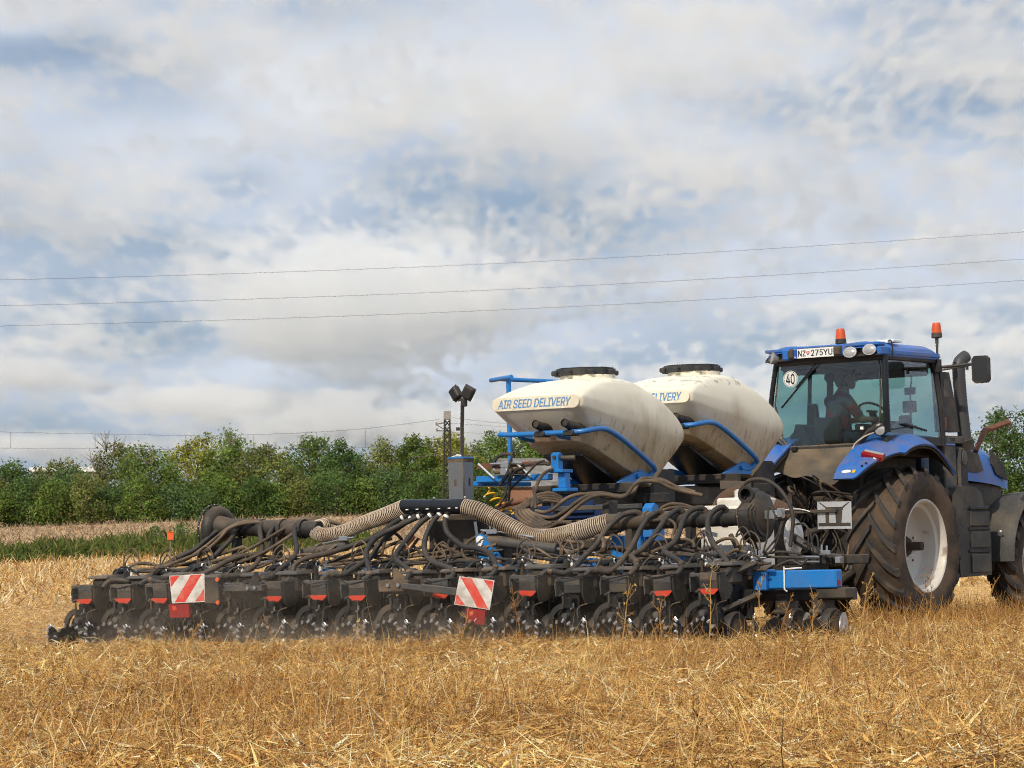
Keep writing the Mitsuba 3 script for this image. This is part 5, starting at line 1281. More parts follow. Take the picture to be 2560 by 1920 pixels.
def tanks():
    cx = .58
    words = meshkit.text_mesh('AIR SEED DELIVERY', .098, .004, bold=True)
    w = np.asarray(words.vertices).copy()
    w[:, 0] -= w[:, 0].min()
    w[:, 0] *= 1.0 / w[:, 0].max()
    w[:, 0] += w[:, 1] * .22
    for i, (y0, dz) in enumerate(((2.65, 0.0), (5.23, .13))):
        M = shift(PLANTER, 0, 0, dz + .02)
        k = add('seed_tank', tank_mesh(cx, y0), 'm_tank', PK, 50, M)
        labels[k] = {'label': ('front' if i else 'rear') + ' cream plastic seed tank with black lid'}
        ly = y0 + 1.2
        a8 = lambda r, t0=22.5: [(cx - .04 + r * math.cos(math.radians(t0 + 45 * j)) * 1.0, ly + r * math.sin(math.radians(t0 + 45 * j))) for j in range(8)]
        add('lid', [prism(a8(.375), 3.145, 3.225, 'z'), prism(a8(.35), 3.225, 3.24, 'z'), *[box(cx - .04 + .36 * math.cos(math.radians(45 * j)) - .04, cx - .04 + .36 * math.cos(math.radians(45 * j)) + .04, ly + .385 * math.sin(math.radians(45 * j)) - .04, ly + .385 * math.sin(math.radians(45 * j)) + .04, 3.15, 3.21, .015) for j in range(8)]], 'm_lid', k, 30, M)
        # raised name panel on the rear face with its lettering
        pz, py = 2.79, y0 - .001
        pill = arc(cx - .53, pz, .078, 90, 270, 10) + arc(cx + .53, pz, .078, -90, 90, 10)
        add('name_panel', [prism(pill, py - .001, py + .02, 'y')], 'm_tank', k, 35, M)
        t = np.stack([w[:, 0] + cx - .52, py - .002 - w[:, 2], w[:, 1] + pz - .049], 1)
        kk = add('lettering', trimesh.Trimesh(t, np.asarray(words.faces)[:, ::-1], process=False), 'm_letter', k, False, M)
        labels[kk] = {'label': 'pale blue lettering AIR SEED DELIVERY'}
        for x in (.62, 1.02):
            px = cx - .58 + x - .12 + .0
            a = np.array([px + .12, y0 + .05, 2.50])
            add('seed_outlet', [tube([a + [0, -.12, .04], a + [0, .02, .0]], [.048, .05], 18, cap=False, smooth=False), tube([a + [0, -.10, .038], a + [0, .30, -.02]], [.040, .05], 14, smooth=False), box(px + .05, px + .19, y0 + .0, y0 + .16, 2.385, 2.45, .01)], 'm_black', k, 40, M)
        rail = [(.02, .08, 2.44), (.3, .06, 2.43), (1.08, .06, 2.43), (1.20, .12, 2.44), (1.21, .45, 2.47), (1.20, .75, 2.42), (1.18, 1.2, 2.26), (1.14, 1.75, 2.04), (1.08, 1.83, 1.98), (1.05, 1.72, 1.91), (1.0, 1.3, 1.89)]
        R = lambda pts: [[x, y0 + y, z] for x, y, z in pts]
        add('cradle_rail', [tube(R(rail), .031, 12)], 'm_blue', k, 60, M)
        add('cradle_rail', [tube(R([(.82, .10, 2.40), (.80, .75, 2.36), (.80, 1.8, 1.88)]), .034, 4, smooth=False)], 'm_blue', k, 30, M)
        add('cradle_rail', [tube(R([(.30, .10, 2.40), (.30, .5, 2.36), (.30, 1.8, 1.84)]), .034, 4, smooth=False)], 'm_blue', k, 30, M)
        add('cradle_foot', [prism([(y0 + 1.05, 1.84), (y0 + 1.75, 1.84), (y0 + 1.78, 1.95), (y0 + 1.6, 2.0), (y0 + 1.2, 1.90)], 1.02, 1.06, 'x'), cyl((1.07, y0 + 1.5, 1.92), (1.10, y0 + 1.5, 1.92), .03, n=10)], 'm_blue', k, 30, M)
        add('cradle_foot', [prism([(y0 + .95, 1.80), (y0 + 1.6, 1.80), (y0 + 1.3, 1.90), (y0 + 1.0, 1.93)], .28, .32, 'x')], 'm_blue', k, 30, M)
        add('cradle_beam', [box(-.10, 1.30, y0 + .95, y0 + 1.05, 1.72, 1.84, .01), box(-.1, 1.3, y0 + 1.7, y0 + 1.85, 1.6, 1.72, .01)], 'm_black', k, 30, M)
        add('added_shade_plate', [trimesh.convex.convex_hull(np.array([[x, y0 + y, z] for x, y, z in [(.30, .60, 2.20), (.84, .60, 2.20), (.84, 2.0, 1.665), (.30, 2.0, 1.665), (.30, .60, 2.17), (.84, .60, 2.17), (.84, 2.0, 1.6), (.30, 2.0, 1.6)]]))], 'm_blackgloss', k, 30, M)  # black plate added to imitate the deep shade under the tank
        add('added_gap_block', [box(.10, 1.0, y0 + 1.95, y0 + 2.52, 1.30, 2.02, .03)], 'm_black', k, 30, M)  # dark block added to close and darken the bright gap below the tanks
        add('cradle_beam', [box(cx - .3, cx + .3, y0 + .55, y0 + 1.9, 1.45, 1.68, .02)], 'm_black', k, 30, M)
    # posts and T shaped rail of the loading platform
    part('platform_post', [tube([[-.45, 3.67, 1.85], [-.445, 3.67, 3.16]], .03, 12, smooth=False)], 'm_blue', 60)
    part('platform_rail', [tube([[-.82, 3.85, 3.185], [-.31, 3.53, 3.19]], .028, 12, smooth=False)], 'm_blue', 60)
    part('platform_rail', [tube([[-.56, 3.69, 3.18], [-.25, 4.5, 3.16], [.10, 5.21, 3.15]], .026, 12, smooth=False)], 'm_blue', 60)
    M = PLANTER
    part('lift_bracket', [prism([(2.62, 2.02), (2.72, 2.02), (2.72, 2.19), (2.67, 2.22), (2.62, 2.19)], .80, .90, 'x'), box(.78, .96, 2.6, 2.85, 1.98, 2.02, .006)], 'm_blue')
    part('lift_bracket__post', [box(.85, .95, 2.68, 2.80, 1.80, 1.98, .008), box(.82, 1.02, 2.6, 2.85, 1.76, 1.80, .006)], 'm_blue')
    part('lift_bracket__pivot', [cyl((.85, 2.60, 2.16), (.85, 2.63, 2.16), .022, n=14), cyl((.90, 2.68, 2.15), (1.05, 2.75, 2.15), .032, n=14)], 'm_black')
    part('support_plate', [box(.84, 1.30, 2.70, 2.74, 1.50, 1.72, .01), box(.0, 1.35, 2.75, 2.95, 1.42, 1.6, .02)], 'm_navy')
    part('support_beam', [box(.90, 2.05, 2.50, 2.58, 1.53, 1.585, .006), box(.885, .91, 2.46, 2.6, 1.50, 1.62, .005)], 'm_gray')
    part('support_channel', [prism([(1.0, 1.40), (1.85, 1.40), (1.95, 1.22), (1.06, 1.22)], 2.15, 2.2, 'y'), prism([(1.0, 1.40), (1.85, 1.40), (1.85, 1.415), (1.0, 1.415)], 2.02, 2.2, 'y')], 'm_brown')
    part('support_channel__web', [box(1.36, 1.42, 2.11, 2.15, 1.22, 1.40, .004)], 'm_black')
    part('support_channel__web', [box(1.86, 1.95, 2.0, 2.2, 1.36, 1.62, .006)], 'm_black')
    for x in (1.08, 1.13, 1.62, 1.67, 1.72, 1.77):
        part('support_channel__hole', [cyl((x, 2.149, 1.365), (x, 2.146, 1.365), .008, n=8)], 'm_ink')
    part('blue_post', [box(2.12, 2.32, 2.05, 2.2, 1.05, 1.42, .01)], 'm_blue')
    part('blue_post', [prism([(2.05, 1.2), (2.2, 1.2), (2.2, 1.55), (2.12, 1.58), (2.05, 1.52)], 2.36, 2.48, 'x'), box(2.34, 2.5, 2.1, 2.3, 1.15, 1.3, .01)], 'm_blue')
    part('platform_beam', [box(-.26, .75, 2.62, 2.74, 1.90, 1.975, .008), box(-.5, -.2, 2.68, 3.75, 1.86, 1.92, .01)], 'm_blue')
    part('platform_deck', [box(-.22, .60, 2.6, 2.95, 2.10, 2.125, .004), box(-.22, .60, 2.59, 2.60, 2.06, 2.11, .002)], 'm_rust')
    for x in (-.18, .10, .34):
        part('platform_strut', [tube([[x, 2.56, 2.12], [x + .22, 2.56, 1.94]], .014, 4, smooth=False)], 'm_alu')
    part('oil_block', [box(.16, .30, 2.5, 2.6, 1.97, 2.06, .008), cyl((.24, 2.49, 2.02), (.24, 2.5, 2.02), .025), cyl((.0, 2.55, 2.11), (.45, 2.55, 2.11), .016), box(.17, .28, 2.5, 2.58, 2.06, 2.13, .008)], 'm_steel')
    part('oil_block__filter', [cyl((.30, 2.56, 2.02), (.46, 2.56, 2.02), .045), cyl((.16, 2.56, 2.02), (.06, 2.56, 2.02), .03)], 'm_brown')
    part('rusty_pipe', [cyl((.25, 2.4, 1.62), (.60, 2.4, 1.67), .03), box(.2, .27, 2.38, 2.42, 1.45, 1.66, .004)], 'm_rust')
    th = np.linspace(0, 2 * np.pi * 5, 60)
    part('coiled_cable', [tube(np.stack([.02 + .045 * np.cos(th) + .012 * th, 2.4 + .045 * np.sin(th), 1.80 - .010 * th + .03 * np.cos(th)], 1), .011, 6, step=.02)], 'm_yellow', 60)
    part('coiled_cable', [tube(np.stack([.34 + .04 * np.cos(th[:30]) + .010 * th[:30], 2.4 + .04 * np.sin(th[:30]), 1.58 - .006 * th[:30]], 1), .011, 6, step=.02)], 'm_yellow', 60)
    for pts in (((1.95, 2.4, 1.30), (2.25, 2.4, 1.40), (2.7, 2.4, 1.36)), ((3.22, 2.2, 1.40), (3.28, 2.2, 1.54), (3.42, 2.2, 1.645), (3.60, 2.2, 1.65), (3.85, 2.2, 1.56), (4.2, 2.2, 1.40))):
        part('suction_hose', [tube(list(pts), .078, 16, step=.03)], 'm_ductbrown', 60)
    part('feed_box', [prism([(2.05, 1.86), (2.42, 1.84), (2.42, 1.76), (2.05, 1.76)], 4.4, 4.5, 'y')], 'm_gray')


bs('m_coil', dusty((.62, .52, .40), (.40, .27, .17), .6, 6.0, .1), .5)
bs('m_boxsteel', dusty((.17, .19, .215), (.20, .16, .12), .30, 3.0, .15), .32, metallic=.35)
bs('m_whitetank', dusty((.78, .76, .70), (.42, .34, .24), .40, 4.0, .12), .45)
bs('m_alu', (.62, .63, .63), .38, metallic=.55)
bs('m_lid', dusty((.028, .030, .032), (.10, .09, .075), .35, 5.0, .30), .55)
bs('m_dark', (.011, .011, .011), .6)
bs('m_tine', (.72, .73, .76), .32, metallic=.55)
bs('m_navy', (.012, .035, .11), .45)
scene['m_ductbrown'] = {'type': 'ref', 'id': 'm_brown'} if False else {'type': 'twosided', 'bsdf': {'type': 'bumpmap', 'nested': {'type': 'principled', 'base_color': {'type': 'rgb', 'value': [.13, .075, .045]}, 'roughness': .7}, 'tex': mikit.proc(lambda p, n, uv: .006 * dr.sin(240 * (p.x + .3 * p.z))), 'scale': 1.0}}
planter()


def dust():
    """Dust stirred up along the closing wheels: a low, uneven cloud in a box over the ground line."""
    nx, ny, nz = 120, 24, 24
    x, y, z = np.meshgrid(np.linspace(0, 1, nx), np.linspace(0, 1, ny), np.linspace(0, 1, nz), indexing='ij')
    m = meshkit.fbm(np.stack([x * 16, y * 4, z * 4], -1), 3, 31)
    prof = np.exp(-z * 3.4) * np.sin(np.pi * np.clip(y, 0, 1)) ** .7
    along = np.exp(-((x - .42) / .30) ** 2) * .85 + .25
    edge = np.clip(np.minimum(x, 1 - x) / .08, 0, 1) * np.clip((1 - z) / .2, 0, 1)
    den = np.clip(m - .30, 0, 1) * 2.2 * prof * along * edge
    M = PLANTER @ np.diag([1, 1, 1, 1.0])
    B = shift(PLANTER, -5.4, -1.5, -.10)
    B[:3, :3] = B[:3, :3] @ np.diag([10.2, 2.1, 1.15])
    grid = mi.VolumeGrid(np.ascontiguousarray(den.transpose(2, 1, 0)[..., None]).astype(np.float32))
    C = B @ np.array([[.5, 0, 0, .5], [0, .5, 0, .5], [0, 0, .5, .5], [0, 0, 0, 1.0]])
    scene['dust_cloud'] = {'type': 'cube', 'to_world': T(C), 'bsdf': {'type': 'null'},
                           'interior': {'type': 'heterogeneous', 'albedo': {'type': 'rgb', 'value': [.88, .76, .60]}, 'scale': 1.15,
                                        'sigma_t': {'type': 'gridvolume', 'grid': grid, 'to_world': T(B), 'filter_type': 'trilinear'}}}
    label('dust_cloud', 'low brown dust stirred up along the closing wheels', 'dust', kind='stuff')


dust()

# ---------------------------------------------------------------- the tractor
TK = 'tractor'


def tp(name, mesh, mat, smooth=35, parent=TK, color=None):
    return add(name, mesh, mat, parent, smooth, TRACTOR, color)


def ag_tyre(r, w, rim, lugs, lug_h=.07):
    """Carcass, lugs and rim of a tractor wheel lying along x, outer side at +x."""
    h = w / 2
    ro = r - lug_h
    carcass = lathe([(rim, h * .78), (rim + .02, h * .90), (rim + (ro - rim) * .35, h * 1.04), (rim + (ro - rim) * .7, h * 1.03), (ro - .03, h * .93), (ro, h * .72), (ro + .008, 0), (ro, -h * .72), (ro - .03, -h * .93), (rim + (ro - rim) * .6, -h * 1.03), (rim + .02, -h * .9), (rim, -h * .78)], 72, 'x')
    L = []
    for side in (-1, 1):
        for k in range(lugs):
            a0 = 2 * math.pi * (k + (.5 if side > 0 else 0)) / lugs
            sweep = 2 * math.pi / lugs * 1.55
            V = []
            n = 6
            for i in range(n):
                t = i / (n - 1)
                x = side * h * (-.06 + 1.06 * t)
                a = a0 - sweep * t * (1.0 - .12 * t)
                rr_top = r - (.075 * max(0, t - .72) / .28) ** 1 * 1.0
                rr_bot = ro - .02 - .07 * max(0, t - .72) / .28
                wd = .036 + .012 * t
                for da, rr in ((-wd / r * 1.25, rr_bot), (-wd / r, rr_top), (wd / r, rr_top), (wd / r * 1.25, rr_bot)):
                    V.append([x, rr * math.sin(a + da), rr * math.cos(a + da)])
            Fq = []
            for i in range(n - 1):
                for j in range(3):
                    Fq.append([4 * i + j, 4 * i + j + 1, 4 * i + j + 5, 4 * i + j + 4])
            Fq += [[0, 3, 2, 1], [4 * n - 4, 4 * n - 3, 4 * n - 2, 4 * n - 1]]
            Fq = np.array(Fq)
            if side < 0:
                Fq = Fq[:, ::-1]
            L.append(trimesh.Trimesh(np.array(V), np.vstack([Fq[:, [0, 1, 2]], Fq[:, [0, 2, 3]]]), process=False))
    return carcass, L


def wheel(x, y, r, w, rim, lugs, side, text, disc_in):
    k = numbered(TK + '__wheel')
    labels[k] = {'label': text}
    carcass, L = ag_tyre(r, w, rim, lugs)
    P_ = lambda m: move(m, (x, y, r - .035), None if side > 0 else np.diag([-1, 1, 1]))
    add('tyre', [P_(carcass)], 'm_tyre', k, 40, TRACTOR)
    for m in L:
        add('lug', P_(m), 'm_lug', k, 25, TRACTOR)
    h = w / 2
    add('rim', [P_(lathe([(rim + .03, h * .80), (rim + .035, h * .90), (rim + .015, h * .93), (rim - .005, h * .90), (rim - .02, h * .74), (rim - .025, h * .60), (rim - .075, h * .55), (rim - .085, disc_in + .05), (rim - .12, disc_in), (rim * .52, disc_in - .06), (rim * .40, disc_in - .06), (rim * .36, disc_in - .04), (0, disc_in - .04)], 64, 'x'))], 'm_rim', k, 40, TRACTOR)
    add('hub', [P_(m) for m in (cyl((disc_in - .05, 0, 0), (disc_in + .02, 0, 0), .17, n=28), cyl((disc_in, 0, 0), (disc_in + .10, 0, 0), .115, n=12), cyl((disc_in + .1, 0, 0), (disc_in + .30, 0, 0), .058, n=20))], 'm_hub', k, 35, TRACTOR)
    for j in range(10):
        a = j * .628
        add('wheel_nut', P_(cyl((disc_in - .04, .205 * math.cos(a), .205 * math.sin(a)), (disc_in + .0, .205 * math.cos(a), .205 * math.sin(a)), .016, n=6)), 'm_rust', k, 30, TRACTOR)
    for j in range(8):
        a = j * .785 + .3
        add('rim_hole', P_(cyl((disc_in - .035, .40 * math.cos(a), .40 * math.sin(a)), (disc_in - .022, .40 * math.cos(a), .40 * math.sin(a)), .018, n=10)), 'm_rust', k, 30, TRACTOR)
    return k


def loft(rows, closed=False):
    """A sheet through equal length rows of points."""
    V = np.array(rows, float)
    k, n = V.shape[:2]
    i, j = np.meshgrid(np.arange(k - 1), np.arange(n if closed else n - 1), indexing='ij')
    q = np.stack([i * n + j, i * n + (j + 1) % n, (i + 1) * n + (j + 1) % n, (i + 1) * n + j], -1).reshape(-1, 4)
    return trimesh.Trimesh(V.reshape(-1, 3), np.vstack([q[:, [0, 1, 2]], q[:, [0, 2, 3]]]), process=False)


def solid(rows, t):
    """The sheet given thickness t along its own normals."""
    m = loft(rows)
    m2 = trimesh.Trimesh(m.vertices, m.faces, process=False)
    n = np.zeros_like(m2.vertices)
    fn = np.cross(m2.vertices[m2.faces[:, 1]] - m2.vertices[m2.faces[:, 0]], m2.vertices[m2.faces[:, 2]] - m2.vertices[m2.faces[:, 0]])
    for k in range(3):
        np.add.at(n, m2.faces[:, k], fn)
    n /= np.linalg.norm(n, axis=1, keepdims=True) + 1e-12
    V = np.array(rows, float)
    k, w = V.shape[:2]
    a, b = np.asarray(m2.vertices), np.asarray(m2.vertices) - n * t
    edge = list(range(w)) + [i * w + w - 1 for i in range(1, k)] + [(k - 1) * w + j for j in range(w - 2, -1, -1)] + [i * w for i in range(k - 2, 0, -1)]
    N = len(a)
    F = [m2.faces, m2.faces[:, ::-1] + N]
    E = np.array(edge)
    E2 = np.roll(E, -1)
    F.append(np.stack([E2, E, E + N], 1)); F.append(np.stack([E2, E + N, E2 + N], 1))
    return trimesh.Trimesh(np.vstack([a, b]), np.vstack(F), process=False)


def fender_row(a, s=1, lower=0.0):
    """One row of the fender at nominal angle a; its outer side starts higher, which cuts the rear corner round."""
    row = []
    for u in np.linspace(0, 1, 15):
        a0 = -56 + 34 * sm(.42, 1.05, u)
        au = a0 + (a + 54) / 90 * (36 - a0)
        t = math.radians(au)
        R = 1.545 + .10 * sm(-30, -55, au) - lower
        drop = .17 + .10 * sm(8, 36, au) + .02 * sm(-10, -40, au)
        d = drop * max(0, (u - .35) / .65) ** 2.2
        row.append([s * ((.45 if s > 0 else .55) + (.68 if s > 0 else .58) * u), R * math.sin(t), 1.03 + R * math.cos(t) - d])
    return row


def fender(s, lower=0.0, inset=0.0):
    """Rear fender over the wheel on side s (+1 right): a crowned arch with a rounded rear tip."""
    return [fender_row(a, s, lower) for a in np.linspace(-54 + inset, 36 - inset, 34)]


def oval(cx, cz, rx, rz, y0, y1, n=22):
    return prism([(cx + rx * math.cos(t), cz + rz * math.sin(t)) for t in np.linspace(0, 2 * math.pi, n, endpoint=False)], y0, y1, 'y')


def tractor():
    label(TK, 'large blue tractor pulling the seed planter, seen from behind', 'tractor')
    wheel(.77, 0, 1.075, .70, .60, 19, 1, 'right rear wheel with a dished white rim', -.04)
    wheel(-.77, 0, 1.075, .70, .60, 19, -1, 'left rear wheel', -.06)
    wheel(.87, 3.45, .80, .46, .42, 18, 1, 'right front wheel under its black fender', .0)
    wheel(-.87, 3.45, .80, .46, .42, 18, -1, 'left front wheel', .0)
    for s, w in ((1, 'right'), (-1, 'left')):
        m = solid(fender(s), .03)
        tp('fender_liner', solid([[[x * (1 if abs(x) < .9 else .985), y, z] for x, y, z in r] for r in fender(s, .045, 1.5)], .02), 'm_black', 50)
        k = tp('fender', m, 'm_tractorblue', 50)
        labels[k] = {'label': f'blue {w} rear fender'}
        tp('inner_guard', [box(s * .43 - .02, s * .43 + .02, -.55, 1.05, 1.55, 2.42, .02)], 'm_black')
    # things on the right fender, laid on its surface
    def on_fender(a, u, lift):
        g = lambda a, u: np.array([np.interp(u, np.linspace(0, 1, 15), [fender_row(a)[i][c] for i in range(15)]) for c in range(3)])
        p0, pu, pa = g(a, u), g(a, u + .02), g(a + 1, u)
        ex = (pu - p0) / np.linalg.norm(pu - p0)
        n = np.cross(ex, (pa - p0)); n /= np.linalg.norm(n)
        ex = np.array([1.0, 0, 0]) - n * n[0]
        ex /= np.linalg.norm(ex)
        ez = np.cross(n, ex)
        ez = ez if ez[2] > 0 else -ez
        n = np.cross(ez, ex) * -1
        n = n if n[1] < 0 or n[2] > .8 else -n
        return p0, ex, ez, n

    def decal(name, a, u, w, h, mat, thick=.004, k=18, parent=TK, dz=0):
        p0, ex, ez, n = on_fender(a, u, 0)
        p0 = p0 + ez * dz
        th = np.linspace(0, 2 * math.pi, k, endpoint=False) + (math.pi / 4 if k == 4 else 0)
        s = math.sqrt(2) if k == 4 else 1
        ring = np.array([p0 + ex * w * s * math.cos(t) + ez * h * s * math.sin(t) for t in th])
        return tp(name, trimesh.convex.convex_hull(np.vstack([ring - n * .03, ring + n * thick])), mat, False, parent=parent)

    k = decal('tail_light', -41, .58, .145, .065, 'm_reflector', .03, 4)
    decal('clear_lens', -41, .58, .135, .026, 'm_lens', .034, 4, k, .034)
    decal('fender_sticker', -50, .24, .07, .028, 'm_plate')
    decal('fender_sticker', -50, .40, .022, .03, 'm_yellow', .004, 4)
    for u in (.52, .57):
        decal('fender_button', -48.5, u, .017, .017, 'm_ink', .012)
    decal('fender_button', -47.5, .65, .026, .026, 'm_plate', .012)
    k = tp('fender_lamp', [lathe([(.0, .05), (.06, .045), (.088, .0), (.09, -.04), (.0, -.045)], 24, 'y', (.80, -.62, 2.60))], 'm_blackgloss')
    tp('lens', [lathe([(.0, -.055), (.06, -.05), (.082, -.038)], 24, 'y', (.80, -.62, 2.60))], 'm_lens', parent=k)
    tp('foot', [cyl((.80, -.6, 2.50), (.80, -.6, 2.56), .02)], 'm_black', parent=k)

    # cab: dark frame, roof with its lamp recesses, panes
    zt, zb = 3.58, 2.44
    xr = lambda z: .80 + .06 * (z - zb) / (zt - zb) * 1.0
    C = {}
    rear_y = lambda z: -.66 + .05 * (zt - z)
    fr = lambda s, z: (s * (.80 + .03 * (z - 2.44)), rear_y(z), z)
    bar = lambda a, b, w: tube([a, b], w, 4, smooth=False)
    tp('cab_pillar', [tube([(.90, -.63, 2.56), (.905, -.66, 3.0), (.90, -.64, 3.60)], .045, 12)], 'm_blackgloss', 60)
    tp('cab_pillar', [tube([(-.80, -.63, 2.50), (-.84, -.66, 2.95), (-.74, -.64, 3.60)], .035, 12)], 'm_blackgloss', 60)
    tp('cab_pillar', [tube([(.86, 1.06, 2.40), (.86, 1.0, 3.0), (.83, .88, 3.60)], .05, 10)], 'm_black', 60)
    tp('cab_pillar', [tube([(-.82, 1.06, 2.40), (-.82, 1.0, 3.0), (-.74, .88, 3.60)], .05, 10)], 'm_black', 60)
    tp('cab_sill', [box(-.62, .46, -.68, -.60, 2.36, 2.425, .01), tube([(.46, -.65, 2.40), (.64, -.65, 2.58), (.86, -.64, 2.66)], .035, 8, smooth=False), tube([(-.60, -.65, 2.40), (-.72, -.65, 2.50), (-.82, -.64, 2.62)], .03, 8, smooth=False),
                     box(.80, .88, -.6, 1.05, 2.40, 2.52, .01), box(-.84, -.77, -.6, 1.05, 2.40, 2.52, .01), box(-.85, .85, 1.0, 1.06, 2.40, 2.52, .01)], 'm_black')
    tp('cab_header', [box(-.75, .92, -.69, -.60, 3.525, 3.60, .01), box(.80, .90, -.6, .9, 3.53, 3.60, .01), box(-.79, -.70, -.6, .9, 3.53, 3.60, .01), box(-.85, .85, .86, .92, 3.53, 3.60, .01)], 'm_black')
    tp('headliner', [box(-.72, .82, -.58, .86, 3.46, 3.525, .02), box(-.70, .80, .60, .84, 3.36, 3.47, .03), box(-.70, -.2, -.55, -.35, 3.40, 3.47, .02)], 'm_seat')
    tp('cab_floor', [box(-.8, .8, -.55, 1.05, 2.25, 2.40, .02), box(-.45, .45, -.5, .95, 1.3, 2.3, .03)], 'm_black')
    pane = lambda pts: trimesh.Trimesh(np.array(pts, float), [[0, i, i + 1] for i in range(1, len(pts) - 1)], process=False)
    k = tp('rear_window', pane([(-.58, -.645, 2.43), (.43, -.645, 2.43), (.62, -.645, 2.60), (.845, -.645, 2.69), (.86, -.645, 3.52), (-.735, -.645, 3.52), (-.81, -.645, 3.0), (-.70, -.645, 2.52)]), 'm_glass', False)
    tp('seal', [tube([(-.60, -.655, 2.425), (.44, -.655, 2.425), (.63, -.655, 2.60), (.80, -.655, 2.70), (.83, -.655, 3.10), (.82, -.655, 3.53), (-.70, -.655, 3.53), (-.775, -.655, 3.0), (-.67, -.655, 2.53), (-.60, -.655, 2.425)], .013, 6, smooth=False)], 'm_brown', parent=k)
    tp('side_window', pane([(.865, -.58, 2.53), (.875, 1.0, 2.53), (.87, .97, 3.0), (.85, .86, 3.53), (.86, -.58, 3.53)]), 'm_glass', False)
    tp('side_window', pane([(-.825, -.58, 2.53), (-.825, 1.0, 2.53), (-.82, .97, 3.0), (-.75, .86, 3.53), (-.75, -.58, 3.53)]), 'm_glass', False)
    tp('windscreen', pane([(-.80, 1.04, 2.53), (.83, 1.04, 2.53), (.83, .90, 3.53), (-.73, .90, 3.53)]), 'm_glass', False)
    for x0 in (-.28, -.42):
        pass
    tp('window_post', [tube([(-.52, 1.02, 2.5), (-.50, .9, 3.55)], .022, 6, smooth=False), tube([(-.80, .30, 2.5), (-.74, .30, 3.55)], .03, 6, smooth=False)], 'm_black')
    # roof: crowned blue shell, notched at the rear over the plate
    rows = []
    for y in np.concatenate([np.linspace(-.80, -.70, 4), np.linspace(-.6, .8, 14), np.linspace(.86, .98, 4)]):
        row = []
        e = 1 - .55 * sm(-.70, -.82, y) - .5 * sm(.8, 1.0, y)
        for x in np.linspace(-1, 1, 45):
            ax = abs(x)
            z = 3.60 + .165 * e * (1 - ax ** 7) ** .5 + .02 * math.exp(-((ax - .70) / .22) ** 2) * e
            row.append([.05 + x * .87, y, z])
        rows.append(row)
    k = tp('roof', [loft([r[::-1] for r in rows])], 'm_tractorblue', 50)
    tp('lower_shell', [box(-.80, .91, -.66, .96, 3.575, 3.605, .008), box(.88, .925, -.55, .95, 3.60, 3.66, .008), box(-.825, -.78, -.55, .95, 3.60, 3.66, .008), box(-.56, -.42, -.82, -.70, 3.585, 3.735, .02), box(.34, .42, -.82, -.70, 3.60, 3.735, .02), box(.86, .925, -.80, -.5, 3.585, 3.70, .02),
                        box(-.83, -.52, -.80, -.6, 3.70, 3.745, .015), box(.38, .90, -.81, -.6, 3.715, 3.76, .015), box(-.44, .36, -.80, -.66, 3.72, 3.75, .012)], 'm_tractorblue', parent=k)
    tp('recess', [box(-.81, -.52, -.72, -.6, 3.58, 3.71, .01), box(.40, .88, -.72, -.6, 3.58, 3.72, .01), box(-.43, .36, -.74, -.66, 3.58, 3.735, .01), box(-.83, -.50, -.80, -.6, 3.575, 3.60, .006), box(.38, .90, -.80, -.6, 3.575, 3.598, .006)], 'm_black', parent=k)
    for x, z, R in ((.48, 3.635, 12), (.77, 3.655, 8)):
        q = tp('work_lamp', [move(lathe([(.0, .08), (.06, .06), (.085, .0), (.088, -.03), (.0, -.035)], 22, 'y'), (x, -.80, z), np.diag([1.12, 1, .85]) @ RX(-R))], 'm_alu', parent=k)
        scene[numbered(q + '_lens')] = mikit.ply(move(lathe([(.0, -.055), (.05, -.05), (.078, -.033)], 22, 'y'), (x, -.80, z), np.diag([1.12, 1, .85]) @ RX(-R)), 'm_lens', smooth=40, to_world=T(TRACTOR))
    q = tp('work_lamp', [move(lathe([(.0, .10), (.06, .07), (.085, .0), (.088, -.03), (.0, -.035)], 22, 'y'), (-.73, -.76, 3.635), RZ(-38) @ RX(-10))], 'm_lens', parent=k)
    tp('antenna_dome', [box(.60, .86, -.30, -.05, 3.775, 3.81, .015), box(.64, .84, -.32, -.28, 3.765, 3.80, .008)], 'm_plate', parent=k)
    tp('roof_cable', [tube([(.78, -.3, 3.79), (.90, -.45, 3.785), (.945, -.50, 3.70), (.95, -.52, 3.55)], .010, 6)], 'm_ink', parent=k)
    # number plate with its characters
    key = tp('number_plate', [box(-.36, .245, -.845, -.835, 3.60, 3.725, .004)], 'm_plate', False)
    labels[key] = {'label': 'white number plate NZ 275YU on the cab roof'}
    tp('holder', [box(-.44, .36, -.835, -.80, 3.595, 3.735, .012), box(.245, .345, -.86, -.82, 3.615, 3.72, .01), box(-.45, -.37, -.855, -.82, 3.61, 3.715, .01)], 'm_black', parent=key)
    tp('country_strip', [box(-.358, -.305, -.848, -.8455, 3.603, 3.722, .001)], 'm_inkblue', False, parent=key)

    def write(text, x0, z0, h, y, mat, parent, name, width=None, sx=1.0):
        m = meshkit.text_mesh(text, h, .003, bold=h > .05)
        v = np.asarray(m.vertices).copy()
        v[:, 0] = (v[:, 0] - v[:, 0].min()) * sx
        if width:
            v[:, 0] *= width / v[:, 0].max()
        t = np.stack([v[:, 0] + x0, y - v[:, 2], v[:, 1] + z0], 1)
        return tp(name, trimesh.Trimesh(t, np.asarray(m.faces)[:, ::-1], process=False), mat, False, parent=parent)

    write('NZ', -.292, 3.624, .078, -.8455, 'm_ink', key, 'letters', .118)
    write('275YU', -.095, 3.624, .078, -.8455, 'm_ink', key, 'letters', .325)
    write('SK', -.350, 3.612, .018, -.8485, 'm_plate', key, 'letters', .032)
